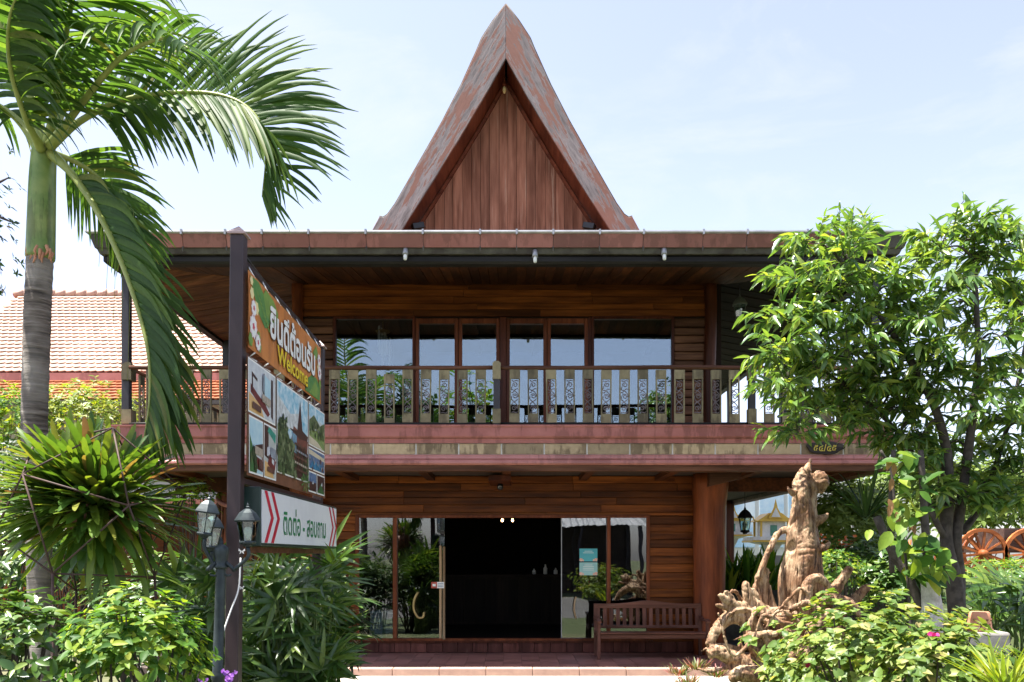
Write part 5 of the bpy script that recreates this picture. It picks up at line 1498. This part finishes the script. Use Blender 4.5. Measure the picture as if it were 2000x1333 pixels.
frond([(80,290,6.9),(50,230,6.6),(20,130,6.3),(20,30,6.0),(60,-60,5.8)], 'auto', (.8,.1,-.5), 34, .7, False, (1.3,2.2), .6, .2, .03, .024, 21)
for k in range(5):                                   # dry hanging threads
    p_ = P(205+k*14, 330+20*k, 6.7)
    MB().tube([p_, p_+Vector((-.02,0,-.4)), p_+Vector((-.05,0,-.8-.15*k))], .0022, 4).build('dry_thread', M['rachis'], palm)

# ---------------------------------------------------------------- strap-leaved clump in an iron frame
bc = P(185, 990, 6.15)
brom = thing('strap_leaf_clump', (bc.x,bc.y,GZ), 'round clump of yellow-green strap leaves inside a rusty iron frame', 'plant')
sp = [[],[],[]]
for k in range(540):
    d = rvec()
    if d.y > .55: d.y = -d.y
    d = (d+Vector((.05,-.1,.22))).normalized()
    p_ = bc+Vector((d.x*.24,d.y*.2,d.z*.2))+rvec()*.06
    dd = (d+rvec()*.38+Vector((0,0,.2))).normalized()
    L = random.uniform(.32,.52)*(1.0 if abs(d.x) < .6 else 1.15)
    up = (UP+dd*.2+rvec()*.4)
    if abs(dd.z) > .85: up = Vector((random.uniform(-1,1),-1,.2))
    sp[random.choice((0,0,1,1,2))].append((p_, dd, up, L, random.uniform(.04,.06)))
for q in range(3): leaf_objects(brom, sp[q], T_STRAPS[q], G_['brom'], 99, 'leaf', 'inner_leaves')
MB().lathe([(.05,-.25),(.2,-.15),(.25,0),(.2,.15),(.05,.22)], bc, 10).build('root_ball', M['ph_brown'], brom)
# icosahedral rod frame on legs
frame = thing('iron_frame', (bc.x,bc.y,GZ), 'rusty geodesic iron rod frame round the strap-leaved clump', 'frame')
ph = (1+5**.5)/2; ico = [Vector(v).normalized() for v in [(-1,ph,0),(1,ph,0),(-1,-ph,0),(1,-ph,0),(0,-1,ph),(0,1,ph),(0,-1,-ph),(0,1,-ph),(ph,0,-1),(ph,0,1),(-ph,0,-1),(-ph,0,1)]]
rotm = Matrix.Rotation(R(14),3,'Y') @ Matrix.Rotation(R(-16),3,'X') @ Matrix.Rotation(R(12),3,'Z')
vs = [bc+Vector((.02,-.05,-.04))+(rotm @ v)*.66 for v in ico]
for i in range(12):
    for j in range(i+1,12):
        if (ico[i]-ico[j]).length < 1.1: MB().tube([vs[i],vs[j]], .0068, 6).build('rod', M['rust'], frame)
low = sorted(vs, key=lambda v: v.z)[:3]
for v in low: MB().tube([v, Vector((v.x+(v.x-bc.x)*.2, v.y, GZ))], .010, 6).build('leg', M['rust'], frame)

# ---------------------------------------------------------------- generic bushes
def whorls(c, rad, n, L, w, k=(5,7), seed=0, shell=(.55,1.0), flat_bottom=True, open_=.8, droop=0.0):
    rnd = random.Random(seed); out = []; tips = []
    for _ in range(n):
        d = rvec()
        if flat_bottom and d.z < -.35: d.z = -d.z
        r_ = rnd.uniform(*shell)*(1+.28*noise.noise(d*2.2+Vector((seed*1.7,0,0))))
        p = Vector(c)+Vector((d.x*rad[0],d.y*rad[1],d.z*rad[2]))*r_
        ax = (d+Vector((0,-.15,.7))).normalized(); tips.append(p)
        a0 = rnd.uniform(0,6.28); m = rnd.randint(*k)
        s1 = ax.cross(Vector((.3,.2,.9))).normalized(); s2 = ax.cross(s1)
        for q in range(m):
            a = a0+q*2*math.pi/m+rnd.uniform(-.3,.3)
            dd = (ax*(1-open_*rnd.uniform(.6,1.1))+(s1*math.cos(a)+s2*math.sin(a))+Vector((0,0,-droop))).normalized()
            l_ = L*rnd.uniform(.45,1.25)
            out.append((p-ax*L*.3*(q%2), dd, ax+rvec()*.25, l_, w*l_/L*rnd.uniform(.85,1.15)))
    return out, tips
def bush(name, label, cat, c, rad, n, L, w, mat, single=0, T=T_OVAL, seed=0, stems=7, group=None, base_z=GZ, droop=0.0, shell=(.55,1.0), open_=.8, parts=('leaf','foliage'), k=(5,7)):
    t = thing(name, (c[0],c[1],base_z), label, cat, group)
    sp, tips = whorls(c, rad, n, L, w, k, seed, shell, True, open_, droop)
    st = MB(); rnd = random.Random(seed+5)
    for p in rnd.sample(tips, min(stems*3, len(tips))):
        b = Vector((c[0]+rnd.uniform(-.25,.25)*rad[0], c[1]+rnd.uniform(-.2,.2)*rad[1], base_z))
        m = (b+p)/2+Vector((0,0,.15*rad[2])); st.tube(crom([b,m,p],7), [.016,.014,.012,.01,.008,.006,.004], 5)
    if st.v: st.build('stems', M['bark'], t)
    leaf_objects(t, sp, T, mat, single, parts[0], parts[1])
    return t
# foreground left
bush('leafy_shrub', 'bright green small-leaved shrub at the bottom left', 'shrub', P(255,1300,4.7), (.46,.4,.42), 230, .075, .036, G_['shrub'], 300, T_OVAL, 2)
bush('leafy_shrub', 'darker leafy shrub at the bottom left corner before the palm trunk', 'shrub', P(40,1290,4.9), (.42,.4,.42), 150, .085, .042, G_['rhapis'], 120, T_OVAL, 4)
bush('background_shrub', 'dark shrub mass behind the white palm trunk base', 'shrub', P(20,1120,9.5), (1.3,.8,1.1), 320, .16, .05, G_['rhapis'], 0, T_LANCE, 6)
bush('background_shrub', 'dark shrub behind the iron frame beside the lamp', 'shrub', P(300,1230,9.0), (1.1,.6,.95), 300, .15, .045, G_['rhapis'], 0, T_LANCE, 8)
bush('hedge_tree', 'bright yellow-green rounded bush in sun below the tiled roof', 'bush', P(165,850,17.0), (1.75,1.2,1.15), 620, .13, .055, G_['bright'], 0, T_SMALL, 10, stems=10)
bush('hedge_tree', 'yellow-green bush at the left edge below the tiled roof', 'bush', P(-10,860,16.0), (1.3,1.2,1.2), 420, .13, .055, G_['shrub'], 0, T_SMALL, 12, stems=10)
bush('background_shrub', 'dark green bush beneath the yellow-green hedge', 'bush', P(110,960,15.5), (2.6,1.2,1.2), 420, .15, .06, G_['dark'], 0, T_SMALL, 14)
bush('background_shrub', 'small sunlit bush under the left balcony near the stair', 'bush', P(375,990,14.0), (.55,.4,.55), 130, .08, .035, G_['shrub'], 0, T_SMALL, 16)
# foreground right
bush('bougainvillea', 'wide pale green bougainvillea bush at the bottom right', 'shrub', P(1690,1320,5.9), (.80,.6,.60), 460, .066, .05, G_['bougain'], 200, T_HEART, 21, droop=.1, shell=(.4,1.15))
bush('bougainvillea', 'leafy bougainvillea spilling along the bottom edge right of the driftwood', 'shrub', P(1850,1345,5.3), (.55,.45,.45), 240, .066, .05, G_['bougain'], 100, T_HEART, 23, droop=.1)
bush('bougainvillea', 'low bougainvillea growth in front of the driftwood roots', 'shrub', P(1570,1350,6.6), (.42,.4,.32), 130, .07, .052, G_['bougain'], 60, T_HEART, 25, droop=.1)
fl = thing('magenta_blossoms', P(1700,1240,5.5), 'few magenta bougainvillea blossoms among the pale green leaves', 'flowers')
sp = []
for px, py, D in ((1582,1280,6.1),(1578,1300,6.1),(1826,1238,5.0),(1590,1275,6.0)):
    for k in range(5):
        sp.append((P(px,py,D)+rvec()*.012, rvec(), Vector((.2,-1,.3)), .032, .03))
leaf_objects(fl, sp, T_OVAL, G_['magenta'], 20, 'bract')
fl = thing('violet_flowers', P(440,1322,5.2), 'small violet flowers at the foot of the lamp post', 'flowers')
sp = []
for px, py in ((438,1318),(448,1326),(443,1333),(396,1334),(452,1315)):
    for k in range(7): sp.append((P(px,py,5.2)+rvec()*.018, rvec(), Vector((.2,-1,.3)), .026, .022))
leaf_objects(fl, sp, T_OVAL, G_['violet'], 40, 'petal')
# strap-leaved yellow plants, red-green edging, sword-leaved planter plants
def tuft(name, label, c, n, L, w, mat, spread=.55, single=80, seed=0, Ts=None, r=.1):
    rnd = random.Random(seed); t = thing(name, c, label, 'plant'); Ts = Ts or T_STRAPS
    sp = [[],[],[]]
    for k in range(n):
        a = rnd.uniform(0,6.28); e = rnd.uniform(.15,spread)
        d = Vector((math.cos(a)*e, math.sin(a)*e, 1)).normalized()
        sp[rnd.choice((0,1,2))].append((Vector(c)+Vector((math.cos(a),math.sin(a),0))*r*rnd.random(), d, Vector((-math.cos(a),-math.sin(a),.3)) if False else Vector((-d.x,-d.y,.6)), L*rnd.uniform(.6,1.1), w*rnd.uniform(.8,1.2)))
    for q in range(3): leaf_objects(t, sp[q], Ts[q], mat, single//3)
    return t
T_SWORD = [tmpl([0,.3,.65,.9,1],[.3,.5,.42,.2,.0],c,.5,.07) for c in (.03,.15,.45)]
tuft('yellow_strap_plant', 'yellow-green spiky plant at the bottom right corner', P(1960,1345,4.6), 60, .34, .020, G_['bright'], 1.5, 60, 3, T_SWORD)
tuft('yellow_strap_plant', 'yellow-green spiky plant just below the terracotta pot', P(1905,1335,5.6), 50, .34, .018, G_['bright'], 1.4, 50, 5, T_SWORD)
tuft('yellow_strap_plant', 'narrow-leaved green plant among the bougainvillea beside the driftwood', P(1545,1345,7.4), 30, .42, .03, G_['bright'], 1.1, 30, 7, T_SWORD)
for k in range(6):
    tuft('sword_plant', 'upright sword-leaved plant in the planter, number %s from the log column' % ('one','two','three','four','five','six')[k], P(1425+k*17,1165,17.0+.2*(k%2)), 20, .95+.12*(k%3), .10, G_['shrub'], .4, 15, 30+k, T_SWORD)
for k, (px, py, lab) in enumerate(((1325,1318,'left red-green spiky plant at the terrace edge'),(1360,1308,'middle red-green spiky plant at the terrace edge'),(1400,1322,'right red-green spiky plant at the terrace edge'),(1345,1340,'front red-green spiky plant at the terrace edge'))):
    tuft('red_edging_plant', lab, P(px,py,10.9-.15*k), 70, .19, .022, G_['redgreen'], 1.6, 60, 50+k, T_SWORD, .12)

# ---------------------------------------------------------------- lady palms beside the sign
def fan_mesh(seed, n=8):
    rnd = random.Random(seed); V = []; Fc = []; off = 0
    for k in range(n):
        a = R(-95+190*k/(n-1))+rnd.uniform(-.06,.06)
        d = Vector((math.cos(a), math.sin(a), .12+rnd.uniform(-.08,.1)))
        L = (1-.25*abs(k-(n-1)/2)/((n-1)/2))*rnd.uniform(.9,1.05)
        v, f = strip((0,0,0), d, Vector((0,0,1)), L, .058, .0, 5)
        r2 = v[:,0]**2+v[:,1]**2; v[:,2] -= .42*r2*rnd.uniform(.5,1.2)
        V.append(v); Fc.append(f+off); off += len(v)
    return tri_mesh('fan_leaf', np.concatenate(V), np.concatenate(Fc), G_['rhapis'])
FANS = [fan_mesh(k, 7+k%3) for k in range(4)]
def lady_palm(label, spots, D0, dd, n, seed, size=(.34,.50)):
    rnd = random.Random(seed)
    x0, x1, y0, y1 = spots; c = P((x0+x1)/2, y1, D0)
    t = thing('lady_palm', (c.x, c.y, GZ), label, 'palm', 'lady palms beside the sign')
    stm = MB()
    for k in range(n):
        D = D0+rnd.uniform(-dd,dd); p = P(rnd.uniform(x0,x1), y0+(y1-y0)*rnd.random()**.9, D)
        o = bpy.data.objects.new('fan_leaf', rnd.choice(FANS)); SC.collection.objects.link(o); o.parent = t
        out = Vector((rnd.uniform(-1,1)+(p.x-c.x)*.8, -.55+rnd.uniform(-.4,.6), rnd.uniform(-.15,.75))).normalized()
        nrm = (UP*.8+Vector((0,-.75,0))+rvec()*.35).normalized(); s = nrm.cross(out).normalized(); nrm = out.cross(s)
        S = rnd.uniform(*size); m = Matrix((out*S, s*S, nrm*S)).transposed().to_4x4(); m.translation = p-W[t.name]
        o.matrix_basis = m; W[o.name] = p
        b = Vector((c.x+(p.x-c.x)*.55, p.y+.12, GZ)); mid = Vector(((b.x+p.x)/2, p.y+.1, p.z*.6))
        stm.tube(crom([b, mid, p-out*.12, p],8), [.014,.013,.012,.01,.008,.006,.004,.004], 5)
    stm.build('canes', M['stem_g'], t)
lady_palm('lady palm clump behind and right of the brown sign post', (490,660,1105,1330), 8.0, .6, 120, 3)
lady_palm('lady palm clump left of the lamp post', (335,440,1120,1320), 7.0, .5, 60, 5)
lady_palm('lady palm with long fans against the wall under the sign end', (600,668,1080,1300), 9.4, .4, 40, 7, (.45,.62))
lady_palm('fan palm on the lawn under the ox cart', (1900,2040,1130,1230), 11.5, 1.0, 46, 9, (.45,.7))
for k, px in enumerate((470,640)):
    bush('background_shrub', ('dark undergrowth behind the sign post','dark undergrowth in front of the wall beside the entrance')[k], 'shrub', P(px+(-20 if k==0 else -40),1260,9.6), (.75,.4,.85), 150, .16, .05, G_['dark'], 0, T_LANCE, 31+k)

# ---------------------------------------------------------------- the drooping long-leaved tree at the right
TD = 9.6
tree = thing('weeping_tree', (fx(1868,TD), TD, GZ), 'tree with drooping lance leaves covering the right end of the balcony', 'tree')
blobs = [(1585,440,48),(1625,460,50),(1690,440,45),(1655,490,55),(1600,510,55),(1560,560,50),(1610,580,50),(1540,630,45),(1580,650,50),(1520,690,42),(1560,715,48),(1530,760,42),(1640,560,42),(1690,530,40),(1640,640,50),(1690,620,45),
 (1560,845,40),(1590,800,48),(1640,760,52),(1690,800,50),(1650,830,42),(1720,740,52),(1760,800,50),(1700,690,52),(1745,660,45),(1800,630,45),(1790,700,50),
 (1800,480,34),(1845,450,45),(1895,425,45),(1940,430,40),(1880,490,52),(1935,490,50),(1980,500,50),(1850,550,50),(1910,560,52),(1970,580,55),(1840,610,50),(1900,640,55),(1960,660,55),(1995,620,45),
 (1850,700,55),(1910,720,55),(1970,740,55),(1820,770,52),(1880,790,55),(1940,810,55),(1990,830,50),(1800,850,48),(1850,870,50),(1910,880,52),(1965,900,50),(2010,760,60),(2020,560,60),(1760,880,38),(1720,860,36),(1990,930,38),(1600,720,45),(1660,700,48),(1850,930,36),(1905,945,34),(1965,960,36),(1800,910,30),(1570,775,44),(1700,760,48),(1750,720,46),(1555,690,42),(1530,720,36),(1640,700,46),(1760,760,44),(1790,820,46),(1748,560,38),(1770,620,40),(1735,600,36),(1870,985,34),(1930,985,36),(1985,985,36),(1830,960,30)]
specs = []; rnd = random.Random(12); br = MB()
limbs = [crom([P(1872,1230,TD),P(1865,1140,TD),P(1848,1060,TD),P(1850,960,TD),P(1845,860,TD),P(1800,740,TD-.1),P(1720,620,TD-.2),P(1650,520,TD-.2)], 40),
         crom([P(1872,1230,TD),P(1872,1130,TD+.1),P(1868,1050,TD),P(1880,960,TD+.1),P(1895,850,TD),P(1910,700,TD),P(1905,560,TD),P(1900,450,TD)], 40),
         crom([P(1850,1060,TD),P(1820,1000,TD-.1),P(1790,900,TD+.2),P(1740,830,TD+.3),P(1660,760,TD+.3),P(1570,700,TD+.2)], 34),
         crom([P(1880,1040,TD+.1),P(1920,980,TD+.3),P(1960,860,TD+.4),P(1990,740,TD+.4),P(2010,620,TD+.4)], 30)]
for li, c_ in enumerate(limbs):
    r0 = (.105,.085,.04,.045)[li]
    br.tube(c_, list(np.linspace(r0, .015, len(c_))), 9, jit=.25)
allp = [p for c_ in limbs for p in c_[6:]]
for (px, py, rp) in blobs:
    py += 34 if py < 480 else (14 if py < 560 else 0)
    c_ = P(px, py, TD+rnd.uniform(-.55,.55)); rr_ = rp/F*TD
    a = min(allp, key=lambda q: (q-c_).length)
    br.tube(crom([a,(a+c_)/2+Vector((0,0,.08)),c_],8), [.02,.017,.015,.013,.011,.009,.007,.005], 6)
    light = rnd.random()
    for k in range(rnd.randint(8,10)):
        d = rvec(); d.z = abs(d.z)*(1.0 if py < 490 else .7)+.05; d.normalize()
        tl = rr_*rnd.uniform(.9,2.0); s0 = c_+rvec()*rr_*.25
        tw = crom([s0, s0+d*tl*.55, s0+d*tl-Vector((0,0,tl*.18))], 8); br.tube(tw, .004, 4)
        m = rnd.randint(12,18)
        for q in range(m):
            u = .2+.8*q/(m-1); p = tw[min(7,int(u*7))]
            T_ = (tw[min(7,int(u*7)+1)]-tw[max(0,int(u*7)-1)]).normalized()
            s = T_.cross(UP)
            if s.length < .1: s = Vector((1,0,0))
            s.normalize(); an = q*2.4; rad_ = s*math.cos(an)+s.cross(T_)*math.sin(an)*.6
            dd = (T_*rnd.uniform(.4,1.1)+rad_*.75+rvec()*.3+Vector((0,0,-rnd.uniform(.1,.8)))).normalized()
            L = rnd.uniform(.10,.25); specs.append((p, dd, UP+rvec()*.7, L, L*rnd.uniform(.22,.31)))
br.build('trunk', M['bark'], tree)
crown = leaf_objects(tree, specs, T_LANCE, G_['tree'], 300, 'leaf', 'crown')
# white-barked stump trunk and climbing vine with broad leaves
wt = thing('white_trunk', (fx(1822,8.9),8.9,GZ), 'slender white-barked trunk in front of the dark tree', 'tree')
MB().tube(crom([(fx(1826,8.9),8.9,GZ),P(1820,1230,8.9),P(1818,1180,8.9),P(1812,1125,8.9),P(1809,1108,8.9)],30), list(np.interp(np.linspace(0,1,30),[0,.3,.7,.94,1],[.15,.11,.085,.07,.02])), 12, jit=.4).build('trunk', M['bark_w'], wt)
MB().tube(crom([P(1813,1135,8.93),P(1810,1060,8.95),P(1803,970,8.98),P(1798,880,9)],16), list(np.linspace(.05,.03,16)), 9, jit=.3).build('branch', M['bark'], wt)
MB().tube(crom([P(1800,1190,8.95),P(1775,1130,9),P(1740,1070,9.1),P(1712,1010,9.2)],20), list(np.linspace(.05,.045,20)), 9, jit=.35).build('branch', M['bark'], wt)
MB().tube(crom([P(1742,1120,9.3),P(1741,1040,9.3),P(1740,960,9.3),P(1745,880,9.3)],12), .028, 8, jit=.2).build('branch', M['bark'], wt)
vine = thing('climbing_vine', (fx(1760,8.7),8.7,GZ), 'climbing vine with broad bright leaves on the white trunk', 'vine')
sp = []; rnd = random.Random(4)
for k in range(95):
    px = rnd.gauss(1765,32); py = rnd.uniform(880,1130) if k % 3 else rnd.uniform(1030,1130)
    if py > 1040: px = rnd.gauss(1805,26)
    p = P(px, py, 8.6+rnd.uniform(-.25,.3)); d = Vector((rnd.uniform(-1,1),rnd.uniform(-.7,.2),rnd.uniform(-1.1,.1)))
    L = rnd.uniform(.15,.24); sp.append((p, d, Vector((0,-.6,1))+rvec()*.4, L, L*.55))
leaf_objects(vine, sp, T_OVAL, G_['shrub'], 95, 'leaf')
MB().tube(crom([(fx(1790,8.8),8.8,GZ),P(1770,1100,8.75),P(1750,1000,8.7),P(1740,920,8.7),P(1720,880,8.7)],24), .014, 6).build('stem', M['bark'], vine)
sp = [(P(px,py,8.5), Vector((rnd.uniform(-.5,.5),-.2,-1)), Vector((0,-1,.2)), .14, .06) for px, py in ((1738,895),(1745,905),(1742,935),(1738,985),(1750,1000),(1781,1012),(1778,1020),(1735,975))]
leaf_objects(vine, sp, T_OVAL, G_['brown'], 8, 'dry_leaf')
# right background planting
bush('background_bush', 'light green feathery bush behind the driftwood top', 'bush', P(1660,1035,15.0), (1.0,.8,.95), 900, .13, .06, G_['pale'], 0, T_SMALL, 41, stems=3)
bush('background_bush', 'darker bush at the foot of the feathery bush', 'bush', P(1690,1120,13.5), (.9,.7,.7), 420, .13, .06, G_['rhapis'], 0, T_SMALL, 43, stems=3)
bush('background_bush', 'dark bush behind the vine between driftwood and tree', 'bush', P(1760,1150,12.5), (.8,.6,.65), 420, .12, .06, G_['rhapis'], 0, T_SMALL, 45, stems=3)
bush('background_bush', 'grey-green conifer-like bush behind the ox cart', 'bush', P(1920,1000,23.0), (2.2,1.4,1.6), 1000, .24, .1, G_['pale'], 0, T_SMALL, 47, stems=3)
bush('background_bush', 'tall light green bush at the far right behind the cart', 'bush', P(1800,990,24.0), (2.4,1.4,1.9), 1000, .24, .1, G_['pale'], 0, T_SMALL, 49, stems=3)
bush('background_bush', 'low sunlit bush beside the cart wheel', 'bush', P(1965,1150,14.2), (1.2,.6,.55), 260, .12, .045, G_['shrub'], 0, T_SMALL, 51)
bush('background_bush', 'green bush right of the driftwood sculpture', 'bush', P(1640,1130,12.0), (.42,.4,.45), 160, .075, .04, G_['shrub'], 0, T_SMALL, 53)
pn = tuft('fern_palm', 'dark feathery palm tuft behind the right tree trunk', P(1690,1010,13.0), 30, 1.0, .05, G_['dark'], 1.6, 30, 71, T_SWORD)
# flower heads in the background bed
fl = thing('orange_flowers', P(1670,1075,14.0), 'scattered orange and pink flowers behind the driftwood', 'flowers')
G_['oranges'] = leafmat('orange_petal', [(0,(.75,.16,.03)),(.6,(.8,.28,.08)),(1,(.75,.4,.36))], .5, .3, .3, (1.2,1,.8))
sp = []
for k in range(60):
    c_ = P(random.uniform(1600,1690), random.uniform(1050,1110), 14.1)
    for q in range(4): sp.append((c_+rvec()*.04, rvec(), Vector((.1,-1,.3)), .06, .05))
leaf_objects(fl, sp, T_OVAL, G_['oranges'], 0, 'petal', 'petals')
# thin tree at the far left behind the palm
def far_tree(name, label, base, h, crown_c, rad, n, L, w, mat, seed, group=None, T=T_SMALL):
    t = thing(name, base, label, 'tree', group); rnd = random.Random(seed); tr = MB(); b = Vector(base); cc = Vector(crown_c)
    tr.tube(crom([b, b+Vector((.1,0,h*.3)), cc-Vector((0,0,rad[2]*.5)), cc+Vector((0,0,rad[2]*.3))],14), list(np.linspace(.03*h,.03,14)), 9, jit=.2)
    sp, tips = whorls(cc, rad, n, L, w, (5,7), seed, (.35,1.05), False)
    for p in rnd.sample(tips, min(26,len(tips))): tr.tube(crom([cc-Vector((0,0,rad[2]*.45)), (cc+p)/2, p],7), [.05,.045,.04,.03,.025,.02,.01], 5)
    tr.build('trunk', M['bark'], t); leaf_objects(t, sp, T, mat, 0, 'leaf', 'crown'); return t
far_tree('thin_tree', 'thin open tree behind the palm at the left edge', (fx(-150,13),13,GZ), 5, P(-75,420,13), (1.15,1.0,2.2), 120, .11, .05, G_['dark'], 61)
# trees and an open shed across the lane, behind the viewer (seen in the window panes)
for k, (x, y, h) in enumerate(((-9.5,-10,11.5),(-5.6,-12,11.2),(-2.2,-14,11.0),(8.2,-11,9.8),(-16,-10,10),(4.0,-17,7.5))):
    far_tree('roadside_tree', 'leafy roadside tree mirrored in the panes, number %s across the lane' % ('one','two','three','four','five','six')[k], (x,y,GZ), 3, (x,y,h*.72), (2.7,2.2,h*.30), 420, .34, .17, (G_['shrub'],G_['dark'])[k%2], 80+k, 'trees across the lane')
for k, (x, y) in enumerate(((-14,-7.5),(-8.2,-6.8),(-2.6,-7.4),(9.5,-7.2))):  # unseen hedges, added to darken the lower door reflections
    bush('added_hedge', ('first','second','third','fourth')[k]+' clipped hedge across the lane mirrored in the door panes', 'hedge', (x,y,1.0), (3.2,.9,1.5), 420, .22, .1, G_['dark'], 0, T_SMALL, 90+k, group='hedges across the lane')
shed = thing('open_shed', (2.5,-6.5,GZ), 'open shed with grey corrugated roof mirrored in the right door panes', 'shed')
M['tin'] = plain('corrugated_tin', (.5,.5,.5), (.4,.4,.4), 2, .45, metal=.3)
cr = MB(); n = 60; vs = []
for i in range(n+1):
    x = .2+i*5.5/n; z = .03*math.sin(i*math.pi/1.5)
    vs += [(x,-5.5,3.0+z),(x,-9.5,3.9+z)]
cr.add(vs, [(2*i,2*i+2,2*i+3,2*i+1) for i in range(n)]); cr.build('roof', M['tin'], shed)
for x in (.4,3,5.5):
    for y in (-5.7,-9.3): box('post', (x-.05,y-.05,GZ), (x+.05,y+.05,2.98 if y > -6 else 3.8), M['steel'], shed)
box('back_wall', (.2,-9.6,GZ), (5.7,-9.45,3.8), M['plaster'], shed)
